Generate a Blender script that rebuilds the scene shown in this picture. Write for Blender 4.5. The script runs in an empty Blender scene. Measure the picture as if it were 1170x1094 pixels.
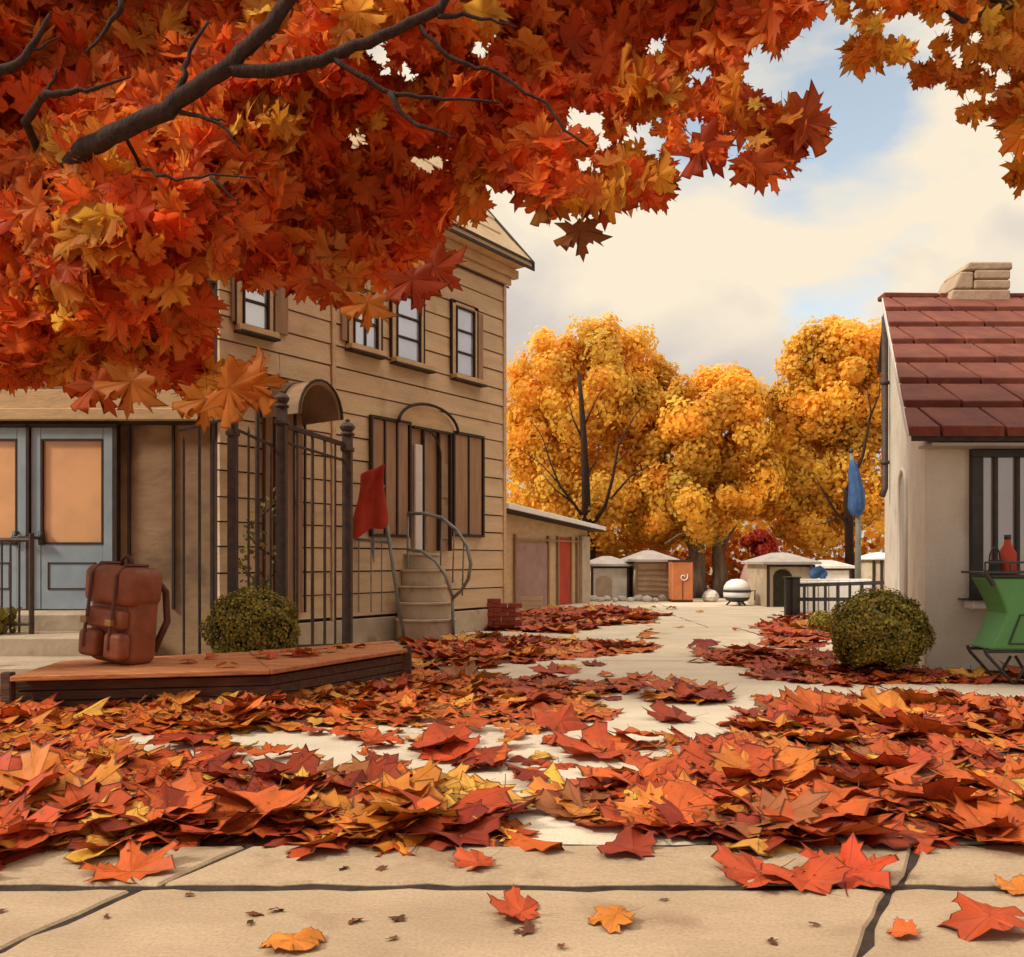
import bpy, bmesh, math, random
import numpy as np
from mathutils import Matrix, Vector
random.seed(7); RNG = np.random.default_rng(11)
S = bpy.context.scene
R = math.radians
# ------------------------------------------------------------------ camera
F, HY, CX = 1000.0, 640.0, 585.0          # focal length / horizon / centre in photo pixels, eye 1 m above ground
cam = bpy.data.cameras.new('camera'); camo = bpy.data.objects.new('camera', cam)
S.collection.objects.link(camo); S.camera = camo
camo.location = (0, 0, 1); camo.rotation_euler = (R(90), 0, 0)
cam.sensor_width = 36; cam.sensor_fit = 'HORIZONTAL'; cam.lens = 36*F/1170
cam.shift_y = (HY-547)/1170; cam.clip_start = .05; cam.clip_end = 5000
S.view_settings.view_transform = 'Standard'; S.view_settings.look = 'None'
S.view_settings.exposure = 0.15; S.view_settings.gamma = 1
# ------------------------------------------------------------------ world + sun
SUN_EL, SUN_AZ = 40, -114                    # azimuth from +Y towards +X
w = bpy.data.worlds.new('World'); S.world = w; w.use_nodes = True
nt = w.node_tree; nt.nodes.clear(); N = nt.nodes.new; L = nt.links.new
out = N('ShaderNodeOutputWorld'); mixs = N('ShaderNodeMixShader')
sky = N('ShaderNodeTexSky'); sky.sky_type = 'NISHITA'; sky.sun_disc = False
sky.sun_elevation = R(SUN_EL); sky.sun_rotation = R(SUN_AZ); sky.dust_density = 2.0
b1 = N('ShaderNodeBackground'); b1.inputs[1].default_value = .13
hs = N('ShaderNodeHueSaturation'); hs.inputs['Saturation'].default_value = .62; hs.inputs['Hue'].default_value = .48; hs.inputs['Value'].default_value = 1.55
L(sky.outputs[0], hs.inputs['Color']); L(hs.outputs[0], b1.inputs[0])
tc = N('ShaderNodeTexCoord'); mp = N('ShaderNodeMapping'); mp.inputs['Scale'].default_value = (1, 1, 1.6)
mp.inputs['Location'].default_value = (9.2, 1.1, 2.07)
L(tc.outputs['Generated'], mp.inputs[0])
n1 = N('ShaderNodeTexNoise'); n1.inputs['Scale'].default_value = 2.4; n1.inputs['Detail'].default_value = 7; n1.inputs['Roughness'].default_value = .47
n1.inputs['Distortion'].default_value = .35
L(mp.outputs[0], n1.inputs['Vector'])
cr = N('ShaderNodeValToRGB'); e = cr.color_ramp.elements
e[0].position = .40; e[0].color = (.47, .425, .41, 1)
e[1].position = .59; e[1].color = (.88, .765, .59, 1)
m_ = cr.color_ramp.elements.new(.51); m_.color = (.63, .57, .52, 1)
L(n1.outputs[0], cr.inputs[0])
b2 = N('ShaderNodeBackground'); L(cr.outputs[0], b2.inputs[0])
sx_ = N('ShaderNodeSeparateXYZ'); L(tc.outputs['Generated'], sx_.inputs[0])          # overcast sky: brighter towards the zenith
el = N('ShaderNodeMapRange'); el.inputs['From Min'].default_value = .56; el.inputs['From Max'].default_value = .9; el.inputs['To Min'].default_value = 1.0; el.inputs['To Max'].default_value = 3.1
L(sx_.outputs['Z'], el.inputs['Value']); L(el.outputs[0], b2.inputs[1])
# gap in the cloud: a window around one direction, broken up by noise
dirn = Vector((.27, 1, .60)).normalized()
dp = N('ShaderNodeVectorMath'); dp.operation = 'DOT_PRODUCT'; dp.inputs[1].default_value = dirn
nv = N('ShaderNodeVectorMath'); nv.operation = 'NORMALIZE'; L(tc.outputs['Generated'], nv.inputs[0]); L(nv.outputs[0], dp.inputs[0])
n2 = N('ShaderNodeTexNoise'); n2.inputs['Scale'].default_value = 4.0; n2.inputs['Detail'].default_value = 6; n2.inputs['Roughness'].default_value = .5
mp2 = N('ShaderNodeMapping'); mp2.inputs['Scale'].default_value = (1, 1, 2.4); mp2.inputs['Location'].default_value = (1.3, .4, .9)
L(tc.outputs['Generated'], mp2.inputs[0]); L(mp2.outputs[0], n2.inputs['Vector'])
ma = N('ShaderNodeMath'); ma.operation = 'MULTIPLY_ADD'; ma.inputs[1].default_value = .17; L(n2.outputs[0], ma.inputs[0]); L(dp.outputs['Value'], ma.inputs[2])
mr = N('ShaderNodeMapRange'); mr.inputs['From Min'].default_value = 1.064; mr.inputs['From Max'].default_value = 1.092; mr.inputs['To Max'].default_value = .92
L(ma.outputs[0], mr.inputs['Value'])
ms = N('ShaderNodeMath'); ms.operation = 'SUBTRACT'; ms.inputs[0].default_value = 1; L(mr.outputs[0], ms.inputs[1])
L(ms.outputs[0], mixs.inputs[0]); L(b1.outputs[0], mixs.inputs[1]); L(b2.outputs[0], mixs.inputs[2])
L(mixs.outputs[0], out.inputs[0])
sl = bpy.data.lights.new('sun', 'SUN'); so = bpy.data.objects.new('sun', sl); S.collection.objects.link(so)
sl.energy = 2.8; sl.angle = R(9); sl.color = (1, .93, .80)
sd = Vector((math.sin(R(SUN_AZ))*math.cos(R(SUN_EL)), math.cos(R(SUN_AZ))*math.cos(R(SUN_EL)), math.sin(R(SUN_EL))))
so.rotation_euler = sd.to_track_quat('Z', 'Y').to_euler(); so.location = sd*30
# ------------------------------------------------------------------ helpers
def at(px, py, Y): return Vector(((px-CX)/F*Y, Y, 1+(HY-py)/F*Y))
def gnd(px, py, z=0.0):
    Y = (1-z)*F/(py-HY); return Vector(((px-CX)/F*Y, Y, z))
def tag(o, label=None, cat=None, group=None, kind=None):
    if label: o['label'] = label
    if cat: o['category'] = cat
    if group: o['group'] = group
    if kind: o['kind'] = kind
    return o
def empty(name, loc, label=None, cat=None, group=None):
    o = bpy.data.objects.new(name, None); S.collection.objects.link(o); o.location = loc; o.empty_display_size = .1
    return tag(o, label, cat, group)
def world_loc(o):
    v = Vector((0, 0, 0))
    while o: v = v + Vector(o.location); o = o.parent
    return v
class MB:
    def __init__(s, M=None): s.v = []; s.f = []; s.M = M or Matrix.Identity(4); s.mi = []
    def add(s, vs, fs, M=None):
        M = s.M if M is None else M
        b = len(s.v); s.v += [tuple(M @ Vector(p)) for p in vs]; s.f += [tuple(b+i for i in f) for f in fs]; return s
    def box(s, x0, x1, y0, y1, z0, z1, j=0, M=None):
        c = [(x, y, z) for x in (x0, x1) for y in (y0, y1) for z in (z0, z1)]
        if j: c = [tuple(q+random.uniform(-j, j) for q in p) for p in c]
        return s.add(c, [(0, 1, 3, 2), (4, 6, 7, 5), (0, 4, 5, 1), (2, 3, 7, 6), (0, 2, 6, 4), (1, 5, 7, 3)], M)
    def bar(s, a, b, wd, h=None, M=None):
        a = Vector(a); b = Vector(b); h = h or wd; d = (b-a).normalized()
        up = Vector((0, 0, 1)) if abs(d.z) < .9 else Vector((0, 1, 0))
        x = d.cross(up).normalized(); y = x.cross(d)
        vs = [p+x*(sx*wd/2)+y*(sy*h/2) for p in (a, b) for sx, sy in ((-1, -1), (1, -1), (1, 1), (-1, 1))]
        return s.add(vs, [(0, 1, 2, 3), (7, 6, 5, 4), (0, 4, 5, 1), (1, 5, 6, 2), (2, 6, 7, 3), (3, 7, 4, 0)], M)
    def tube(s, pts, rad, n=8, M=None):
        pts = [Vector(p) for p in pts]; vs = []; fs = []
        if not hasattr(rad, '__len__'): rad = [rad]*len(pts)
        px = None
        for i, p in enumerate(pts):
            d = (pts[min(i+1, len(pts)-1)]-pts[max(i-1, 0)]).normalized()
            if px is None:
                up = Vector((0, 0, 1)) if abs(d.z) < .8 else Vector((0, 1, 0)); px = d.cross(up).normalized()
            px = (px-d*px.dot(d)).normalized(); y = d.cross(px)
            for k in range(n):
                a = 2*math.pi*k/n; vs.append(p+(px*math.cos(a)+y*math.sin(a))*rad[i])
        for i in range(len(pts)-1):
            for k in range(n):
                fs.append((i*n+k, i*n+(k+1) % n, (i+1)*n+(k+1) % n, (i+1)*n+k))
        fs.append(tuple(range(n))[::-1]); fs.append(tuple((len(pts)-1)*n+k for k in range(n)))
        return s.add(vs, fs, M)
    def lathe(s, c, prof, n=20, M=None, sx=1, sy=1):
        vs = []; fs = []
        for r, z in prof:
            for k in range(n):
                a = 2*math.pi*k/n; vs.append((c[0]+sx*r*math.cos(a), c[1]+sy*r*math.sin(a), c[2]+z))
        for i in range(len(prof)-1):
            for k in range(n): fs.append((i*n+k, i*n+(k+1) % n, (i+1)*n+(k+1) % n, (i+1)*n+k))
        fs.append(tuple(range(n))[::-1]); fs.append(tuple((len(prof)-1)*n+k for k in range(n)))
        return s.add(vs, fs, M)
    def prism(s, poly, lo, hi, M=None, axes='xyz'):
        """poly of 2-d points, extruded lo..hi; axes names where (u, v, w) go"""
        idx = ['xyz'.index(c) for c in axes]
        def mk(u, v, q):
            p = [0, 0, 0]; p[idx[0]] = u; p[idx[1]] = v; p[idx[2]] = q; return tuple(p)
        n = len(poly); vs = [mk(u, v, lo) for u, v in poly]+[mk(u, v, hi) for u, v in poly]
        fs = [tuple(range(n))[::-1], tuple(range(n, 2*n))]+[(i, (i+1) % n, n+(i+1) % n, n+i) for i in range(n)]
        return s.add(vs, fs, M)
    def build(s, name, mat, parent=None, smooth=False, bevel=0, sub=0, seg=1, angle=40):
        off = world_loc(parent) if parent else Vector((0, 0, 0))
        me = bpy.data.meshes.new(name)
        bm = bmesh.new(); vv = [bm.verts.new(Vector(p)-off) for p in s.v]
        for f in s.f:
            try: bm.faces.new([vv[i] for i in f])
            except ValueError: pass
        bmesh.ops.recalc_face_normals(bm, faces=bm.faces); bm.to_mesh(me); bm.free()
        me.materials.append(mat)
        if smooth:
            for p in me.polygons: p.use_smooth = True
        o = bpy.data.objects.new(name, me); S.collection.objects.link(o)
        if parent: o.parent = parent
        if bevel:
            m = o.modifiers.new('bevel', 'BEVEL'); m.width = bevel; m.segments = seg; m.limit_method = 'ANGLE'; m.angle_limit = R(angle)
        if sub:
            m = o.modifiers.new('sub', 'SUBSURF'); m.levels = sub; m.render_levels = sub
        return o
def rebase(o, loc):
    """move a top-level mesh's origin to loc (world) without moving the mesh"""
    o.data.transform(Matrix.Translation(-Vector(loc))); o.location = loc; return o
# ------------------------------------------------------------------ materials
def pm(name, c1, c2=None, sc=6.0, rough=.8, bump=.15, stretch=(1, 1, 1), detail=6, spots=None, spotsc=2.0, spotlo=.6, spec=.3, metal=0, bsc=None, grit=0):
    m = bpy.data.materials.new(name); m.use_nodes = True; t = m.node_tree; t.nodes.clear(); N = t.nodes.new; L = t.links.new
    o = N('ShaderNodeOutputMaterial'); p = N('ShaderNodeBsdfPrincipled'); L(p.outputs[0], o.inputs[0])
    p.inputs['Roughness'].default_value = rough; p.inputs['Specular IOR Level'].default_value = spec; p.inputs['Metallic'].default_value = metal
    tc = N('ShaderNodeTexCoord'); mp = N('ShaderNodeMapping'); mp.inputs['Scale'].default_value = stretch; L(tc.outputs['Object'], mp.inputs[0])
    n = N('ShaderNodeTexNoise'); n.inputs['Scale'].default_value = sc; n.inputs['Detail'].default_value = detail; n.inputs['Roughness'].default_value = .6
    L(mp.outputs[0], n.inputs['Vector'])
    c2 = c2 or tuple(q*.72 for q in c1)
    r = N('ShaderNodeValToRGB'); r.color_ramp.elements[0].position = .33; r.color_ramp.elements[0].color = (*c2, 1)
    r.color_ramp.elements[1].position = .66; r.color_ramp.elements[1].color = (*c1, 1); L(n.outputs[0], r.inputs[0])
    col = r.outputs[0]
    if spots:
        n3 = N('ShaderNodeTexNoise'); n3.inputs['Scale'].default_value = spotsc; n3.inputs['Detail'].default_value = 5; L(tc.outputs['Object'], n3.inputs['Vector'])
        r3 = N('ShaderNodeMapRange'); r3.inputs['From Min'].default_value = spotlo; r3.inputs['From Max'].default_value = spotlo+.12; L(n3.outputs[0], r3.inputs['Value'])
        mx = N('ShaderNodeMix'); mx.data_type = 'RGBA'; L(r3.outputs[0], mx.inputs['Factor']); L(col, mx.inputs['A']); mx.inputs['B'].default_value = (*spots, 1); col = mx.outputs['Result']
    if grit:
        n5 = N('ShaderNodeTexNoise'); n5.inputs['Scale'].default_value = 95; n5.inputs['Detail'].default_value = 3; L(tc.outputs['Object'], n5.inputs['Vector'])
        r5 = N('ShaderNodeMapRange'); r5.inputs['From Min'].default_value = .3; r5.inputs['From Max'].default_value = .62; r5.inputs['To Min'].default_value = 1-grit; r5.inputs['To Max'].default_value = 1.0; L(n5.outputs[0], r5.inputs['Value'])
        v5 = N('ShaderNodeVectorMath'); v5.operation = 'SCALE'; L(col, v5.inputs[0]); L(r5.outputs[0], v5.inputs['Scale']); col = v5.outputs[0]
    L(col, p.inputs['Base Color'])
    if bump:
        n4 = N('ShaderNodeTexNoise'); n4.inputs['Scale'].default_value = bsc or sc*5; n4.inputs['Detail'].default_value = 8; L(mp.outputs[0], n4.inputs['Vector'])
        bp = N('ShaderNodeBump'); bp.inputs['Strength'].default_value = bump; bp.inputs['Distance'].default_value = .02; L(n4.outputs[0], bp.inputs['Height']); L(bp.outputs[0], p.inputs['Normal'])
    return m
def leafmat(name, objcol, trans=.35, vf=.75, rf=.85, veins=True, nsc=9.0, rough=.55, blem=False):
    m = bpy.data.materials.new(name); m.use_nodes = True; t = m.node_tree; t.nodes.clear(); N = t.nodes.new; L = t.links.new
    o = N('ShaderNodeOutputMaterial'); p = N('ShaderNodeBsdfPrincipled'); tr = N('ShaderNodeBsdfTranslucent'); mx = N('ShaderNodeMixShader')
    mx.inputs[0].default_value = trans; L(p.outputs[0], mx.inputs[1]); L(tr.outputs[0], mx.inputs[2]); L(mx.outputs[0], o.inputs[0])
    p.inputs['Roughness'].default_value = rough; p.inputs['Specular IOR Level'].default_value = .25
    if objcol: c = N('ShaderNodeObjectInfo').outputs['Color']
    else:
        a = N('ShaderNodeAttribute'); a.attribute_name = 'Col'; c = a.outputs['Color']
    g = N('ShaderNodeNewGeometry')
    n = N('ShaderNodeTexNoise'); n.inputs['Scale'].default_value = nsc; n.inputs['Detail'].default_value = 5; L(g.outputs['Position'], n.inputs['Vector'])
    r = N('ShaderNodeMapRange'); r.inputs['From Min'].default_value = .3; r.inputs['From Max'].default_value = .7; r.inputs['To Min'].default_value = .72; r.inputs['To Max'].default_value = 1.15; L(n.outputs[0], r.inputs['Value'])
    v = N('ShaderNodeVectorMath'); v.operation = 'SCALE'; L(c, v.inputs[0]); L(r.outputs[0], v.inputs['Scale']); c = v.outputs[0]
    if blem:
        n6 = N('ShaderNodeTexNoise'); n6.inputs['Scale'].default_value = 34; n6.inputs['Detail'].default_value = 4; L(g.outputs['Position'], n6.inputs['Vector'])
        r6 = N('ShaderNodeMapRange'); r6.inputs['From Min'].default_value = .60; r6.inputs['From Max'].default_value = .70; r6.inputs['To Max'].default_value = .6; L(n6.outputs[0], r6.inputs['Value'])
        q6 = N('ShaderNodeMix'); q6.data_type = 'RGBA'; L(r6.outputs[0], q6.inputs['Factor']); L(c, q6.inputs['A']); q6.inputs['B'].default_value = (.13, .045, .02, 1); c = q6.outputs['Result']
        b6 = N('ShaderNodeBump'); b6.inputs['Strength'].default_value = .35; b6.inputs['Distance'].default_value = .01; L(n6.outputs[0], b6.inputs['Height']); L(b6.outputs[0], p.inputs['Normal'])
    if veins:
        for an, lo, hi, cc, fac in (('vein', .86, .93, .30, vf), ('rim', .25, .55, .13, rf)):
            a = N('ShaderNodeAttribute'); a.attribute_name = an
            r = N('ShaderNodeMapRange'); r.inputs['From Min'].default_value = lo; r.inputs['From Max'].default_value = hi; r.inputs['To Max'].default_value = fac; L(a.outputs['Fac'], r.inputs['Value'])
            s_ = N('ShaderNodeVectorMath'); s_.operation = 'SCALE'; L(c, s_.inputs[0]); s_.inputs['Scale'].default_value = cc
            q = N('ShaderNodeMix'); q.data_type = 'RGBA'; L(r.outputs[0], q.inputs['Factor']); L(c, q.inputs['A']); L(s_.outputs[0], q.inputs['B']); c = q.outputs['Result']
    L(c, p.inputs['Base Color']); L(c, tr.inputs[0])
    return m
def glassmat(name, c, mixf=.5, rough=.12):
    m = bpy.data.materials.new(name); m.use_nodes = True; t = m.node_tree; t.nodes.clear(); N = t.nodes.new; L = t.links.new
    o = N('ShaderNodeOutputMaterial'); p = N('ShaderNodeBsdfPrincipled'); gl = N('ShaderNodeBsdfGlossy'); mx = N('ShaderNodeMixShader'); mx.inputs[0].default_value = mixf
    gl.inputs['Roughness'].default_value = rough; gl.inputs[0].default_value = (.8, .85, .92, 1)
    n = N('ShaderNodeTexNoise'); n.inputs['Scale'].default_value = 2.2; n.inputs['Detail'].default_value = 3
    tc = N('ShaderNodeTexCoord'); L(tc.outputs['Object'], n.inputs['Vector'])
    r = N('ShaderNodeValToRGB'); r.color_ramp.elements[0].position = .4; r.color_ramp.elements[0].color = (*[q*.84 for q in c], 1); r.color_ramp.elements[1].position = .62; r.color_ramp.elements[1].color = (*c, 1)
    L(n.outputs[0], r.inputs[0]); L(r.outputs[0], p.inputs['Base Color']); p.inputs['Roughness'].default_value = .3
    b = N('ShaderNodeBump'); b.inputs['Strength'].default_value = .12; L(n.outputs[0], b.inputs['Height']); L(b.outputs[0], gl.inputs['Normal'])
    L(p.outputs[0], mx.inputs[1]); L(gl.outputs[0], mx.inputs[2]); L(mx.outputs[0], o.inputs[0]); return m
M = dict(
    earth=pm('earth', (.30, .21, .13), (.17, .11, .07), 3, spots=(.1, .06, .035)),
    joint=pm('joint_soil', (.05, .032, .02), (.02, .013, .01), 12, 1, .5),
    pave=pm('pavement_concrete', (.45, .325, .205), (.355, .25, .155), 1.6, .85, .22, (1, 2.2, 1), spots=(.28, .18, .11), spotsc=2.3, spotlo=.57, bsc=26, grit=.22),
    alley=pm('alley_concrete', (.70, .60, .455), (.57, .475, .345), 1.3, .85, .2, (1, 1.8, 1), spots=(.50, .39, .27), spotsc=1.2, spotlo=.60, bsc=22, grit=.2),
    siding=pm('siding_paint', (.69, .49, .285), (.55, .385, .22), 1.6, .75, .3, (1, 1, 5), spots=(.46, .29, .16), spotsc=1.6, spotlo=.60, bsc=14, grit=.18),
    backing=pm('dark_gap', (.045, .028, .018), (.03, .018, .012), 5),
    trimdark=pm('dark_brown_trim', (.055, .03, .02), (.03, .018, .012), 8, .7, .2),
    trimtan=pm('tan_trim', (.62, .42, .22), (.48, .32, .165), 4, .75, .25, (1, 1, 3)),
    trimbrown=pm('brown_boards', (.36, .215, .115), (.27, .15, .08), 3, .75, .3, (4, 4, .6)),
    roof_tan=pm('tan_roof', (.60, .44, .25), (.48, .34, .19), 3, .8, .3),
    wing=pm('wing_wall', (.34, .215, .12), (.22, .135, .075), 2.2, .8, .3, (1, 1, 2), spots=(.09, .055, .035), spotsc=1.1, spotlo=.6),
    blue=pm('blue_grey_paint', (.30, .36, .41), (.23, .28, .33), 3, .55, .1),
    paneb=glassmat('window_glass', (.60, .62, .68), .42),
    paneo=glassmat('door_glass', (.80, .40, .16), .05, .25),  # orange reflection is put into the pane's base colour
    paneyard=glassmat('cottage_glass', (.34, .26, .15), .30, .1),
    iron=pm('wrought_iron', (.085, .05, .033), (.04, .026, .02), 14, .6, .25, spec=.4),
    steel=pm('greenish_steel', (.23, .24, .20), (.15, .16, .14), 10, .5, .15, spec=.5),
    stone=pm('step_stone', (.52, .41, .29), (.40, .31, .21), 4, .85, .3, spots=(.25, .19, .13), spotsc=3),
    brick=pm('brick', (.27, .055, .03), (.18, .035, .022), 9, .85, .4),
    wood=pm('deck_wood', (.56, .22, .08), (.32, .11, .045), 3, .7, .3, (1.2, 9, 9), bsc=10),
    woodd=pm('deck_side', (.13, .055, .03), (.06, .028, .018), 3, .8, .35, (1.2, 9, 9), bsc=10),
    stucco=pm('stucco', (.68, .62, .52), (.58, .52, .43), 2.2, .9, .35, spots=(.47, .41, .33), spotsc=1.7, spotlo=.58, bsc=30, grit=.12),
    tile=pm('roof_tile', (.25, .068, .036), (.15, .038, .024), 4, .75, .35, (1, 1, 1), spots=(.16, .035, .028), spotsc=2.4, spotlo=.56, bsc=16, grit=.25),
    chim=pm('chimney_stone', (.50, .38, .26), (.38, .28, .19), 5, .85, .4),
    leather=pm('leather', (.30, .085, .035), (.19, .05, .022), 7, .5, .25, spec=.4),
    leatherd=pm('leather_strap', (.13, .035, .02), (.08, .022, .014), 9, .5, .2, spec=.4),
    brass=pm('brass', (.5, .33, .12), (.35, .22, .08), 9, .4, .1, metal=.8),
    redcloth=pm('red_cloth', (.46, .045, .02), (.33, .03, .016), 5, .8, .3),
    green=pm('green_enamel', (.09, .26, .075), (.07, .20, .06), 3, .5, .1, spec=.4),
    bark=pm('bark', (.055, .026, .017), (.022, .012, .01), 14, .9, .6, (2, 2, .5), bsc=40),
    barkg=pm('grey_bark', (.26, .18, .12), (.12, .075, .05), 5, .9, .5, (2, 2, .4)),
    greyroof=pm('grey_roof', (.42, .37, .33), (.32, .28, .25), 4, .8, .2),
    whitewash=pm('whitewash', (.78, .73, .66), (.62, .56, .50), 5, .9, .3),
    mauve=pm('mauve_panel', (.40, .24, .20), (.29, .17, .145), 3, .8, .2),
    orange=pm('orange_paint', (.55, .19, .07), (.42, .13, .05), 3, .7, .2),
    redpaint=pm('red_paint', (.50, .06, .03), (.36, .045, .025), 3, .7, .2),
    rock=pm('pale_rock', (.66, .61, .54), (.45, .40, .35), 8, .9, .5),
    white=pm('white_enamel', (.82, .80, .76), (.72, .70, .66), 4, .4, .05, spec=.5),
    black=pm('black_metal', (.04, .036, .034), (.025, .022, .02), 9, .5, .15, spec=.4),
    bluecloth=pm('blue_cloth', (.06, .13, .30), (.035, .08, .19), 6, .8, .3),
    mould=pm('leaf_mould', (.14, .038, .016), (.045, .016, .01), 16, .95, .8, bsc=60),
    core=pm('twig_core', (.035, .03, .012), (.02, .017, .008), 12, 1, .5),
)
M['leafo'] = leafmat('fallen_leaf', True, .12, .6, .85, nsc=7, blem=True)
M['leafa'] = leafmat('leaf_litter_leaf', False, .12, .6, .85, nsc=7, blem=True)
M['leafc'] = leafmat('canopy_leaf', False, .62, .35, .6, nsc=2.5)
M['leaff'] = leafmat('far_leaf', False, .55, veins=False, nsc=.8)
M['leafb'] = leafmat('bush_leaf', False, .25, veins=False, nsc=4)
# ------------------------------------------------------------------ leaf templates
HALF = [(.10, .78), (.21, .80), (.15, .60), (.20, .43), (.34, .56), (.42, .49), (.60, .63), (.62, .48), (.90, .47), (.73, .33), (.78, .20),
        (.55, .15), (.44, .06), (.58, -.02), (.70, -.22), (.45, -.21), (.36, -.31), (.18, -.22), (.05, -.30)]
def outline(jit=.0, rs=random):
    a = [(0, 1.0)]+[(x*(1+rs.uniform(-jit, jit)), y+rs.uniform(-jit, jit)*.4) for x, y in HALF]
    b = [(-x*(1+rs.uniform(-jit, jit)), y+rs.uniform(-jit, jit)*.4) for x, y in HALF][::-1]
    return a+b
TIPS = {0, 9, 15, len(HALF)*2+1-9, len(HALF)*2+1-15}
def leaf_tpl(rings, fold, curl, seed, jit=.1, coarse=False, rnd=0):
    rs = random.Random(seed); P = outline(jit, rs)
    if rnd:                                    # broader, less deeply cut leaves
        mr_ = .74; P = [(x*(1-rnd+rnd*mr_/max(.3, math.hypot(x, y-.02))), .02+(y-.02)*(1-rnd+rnd*mr_/max(.3, math.hypot(x, y-.02)))) for x, y in P]
    keep = list(range(len(P)))
    if coarse:
        drop = {2, 6, 8, 11, 13, 17}; n = len(P); keep = [i for i in keep if not (i in drop or (n-i) in drop)]
    k = len(keep); V = [(0, .02, 0)]; rim = [0]; vein = [1]
    ph = rs.uniform(0, 6)
    for r in rings:
        for i in keep:
            x, y = P[i]; x *= r; y = .02+(y-.02)*r; V.append((x, y, 0)); rim.append(1 if r == 1 else 0); vein.append(1 if i in TIPS and r < .97 else 0)
    V = np.array(V, float); rr = np.hypot(V[:, 0], V[:, 1]); an = np.arctan2(V[:, 1], V[:, 0])
    V[:, 2] = fold*np.abs(V[:, 0])+curl*rr**2+.09*rr*np.sin(5*an+ph)+.07*rr*np.sin(2*an+ph*2)+.035*rr*np.sin(11*an+3*rr)
    T = []
    for j in range(k): T.append((0, 1+j, 1+(j+1) % k))
    for q in range(len(rings)-1):
        a = 1+q*k; b = a+k
        for j in range(k):
            j2 = (j+1) % k; T.append((a+j, b+j, b+j2)); T.append((a+j, b+j2, a+j2))
    # petiole
    n0 = len(V); st = np.array([(-.012, -.2, .0), (.012, -.2, .0), (.04, -.55, .05), (.06, -.55, .05), (.10, -.80, .12), (.115, -.80, .12)]); V = np.vstack([V, st]); rim += [1]*6; vein += [0]*6
    T += [(n0, n0+1, n0+3), (n0, n0+3, n0+2), (n0+2, n0+3, n0+5), (n0+2, n0+5, n0+4)]
    V[:, :2] *= .62; V[:, 2] *= .62          # about one unit across
    return V, np.array(T), np.array(rim, float), np.array(vein, float)
HI = [leaf_tpl((.35, .7, .93, 1), f, c, i+3, .16, False, (.38, .1, .45, .3, .15, .4, .3, .42)[i]) for i, (f, c) in enumerate([(.28, -.1), (-.3, .12), (.1, -.3), (-.15, -.2), (.34, .05), (-.4, .1), (.0, .22), (.2, .2)])]
MD = [leaf_tpl((.6, .92, 1), f, c, i+23, .16, False, (.45, .1, .55, .3)[i]) for i, (f, c) in enumerate([(.25, -.2), (-.3, .1), (.1, -.35), (-.1, .3)])]
LO = [leaf_tpl((.9, 1), f, c, i+43, .16, True) for i, (f, c) in enumerate([(.25, -.2), (-.3, .1), (.1, -.35)])]
CA = [leaf_tpl((.6, .93, 1), f, c, i+63, .2, False, q) for i, (f, c, q) in enumerate([(.25, -.2, .05), (-.3, .1, .2), (.1, -.35, 0), (-.1, .3, .3), (.35, .2, .1)])]
DI = [(np.array([(0, -.5, 0), (.38, .0, .12), (0, .5, 0), (-.38, .0, .12)]), np.array([(0, 1, 2), (0, 2, 3)]), np.zeros(4), np.zeros(4))]
RO = [(np.array([(0, -.5, 0), (.34, -.2, .1), (.38, .2, .12), (0, .5, -.05), (-.36, .22, .12), (-.32, -.22, .08)]), np.array([(0, 1, 2), (0, 2, 3), (0, 3, 4), (0, 4, 5)]), np.zeros(6), np.zeros(6))]
def rotm(rx, ry, rz):
    return np.array(Matrix.Rotation(rz, 3, 'Z') @ Matrix.Rotation(ry, 3, 'Y') @ Matrix.Rotation(rx, 3, 'X'))
def set_attrs(me, rim, vein, col=None):
    for nm, d in (('rim', rim), ('vein', vein)):
        a = me.attributes.new(nm, 'FLOAT', 'POINT'); a.data.foreach_set('value', np.asarray(d, np.float32))
    if col is not None:
        a = me.attributes.new('Col', 'FLOAT_COLOR', 'POINT'); a.data.foreach_set('color', np.asarray(col, np.float32).ravel())
def bulk(name, tpls, items, mat, parent=None):
    """items: (pos, R3, scale, colour, template index) -> one mesh"""
    off = np.array(world_loc(parent)) if parent else np.zeros(3)
    VS = []; TS = []; RS = []; WS = []; CS = []; b = 0
    for pos, Rm, s, c, ti in items:
        V, T, r, v = tpls[ti % len(tpls)]
        VS.append((V*s) @ Rm.T+(np.asarray(pos)-off)); TS.append(T+b); RS.append(r); WS.append(v)
        CS.append(np.tile((c[0], c[1], c[2], 1.0), (len(V), 1))); b += len(V)
    V = np.vstack(VS); T = np.vstack(TS)
    me = bpy.data.meshes.new(name); me.vertices.add(len(V)); me.vertices.foreach_set('co', V.astype(np.float32).ravel())
    me.loops.add(T.size); me.loops.foreach_set('vertex_index', T.astype(np.int32).ravel())
    me.polygons.add(len(T)); me.polygons.foreach_set('loop_start', np.arange(0, T.size, 3, dtype=np.int32)); me.polygons.foreach_set('loop_total', np.full(len(T), 3, np.int32))
    me.update(calc_edges=True); me.validate()
    set_attrs(me, np.concatenate(RS), np.concatenate(WS), np.vstack(CS)); me.materials.append(mat)
    o = bpy.data.objects.new(name, me); S.collection.objects.link(o)
    if parent: o.parent = parent
    return o
RED = (.46, .068, .018); ORR = (.54, .105, .02); ORG = (.62, .20, .028); YEL = (.72, .36, .055); DRK = (.27, .036, .013); BRN = (.34, .12, .035)
def jc(c, j=.18):
    k = 1+random.uniform(-j, j); return (min(1, c[0]*k), c[1]*k*(1+random.uniform(-j, j)), c[2]*k)
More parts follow.
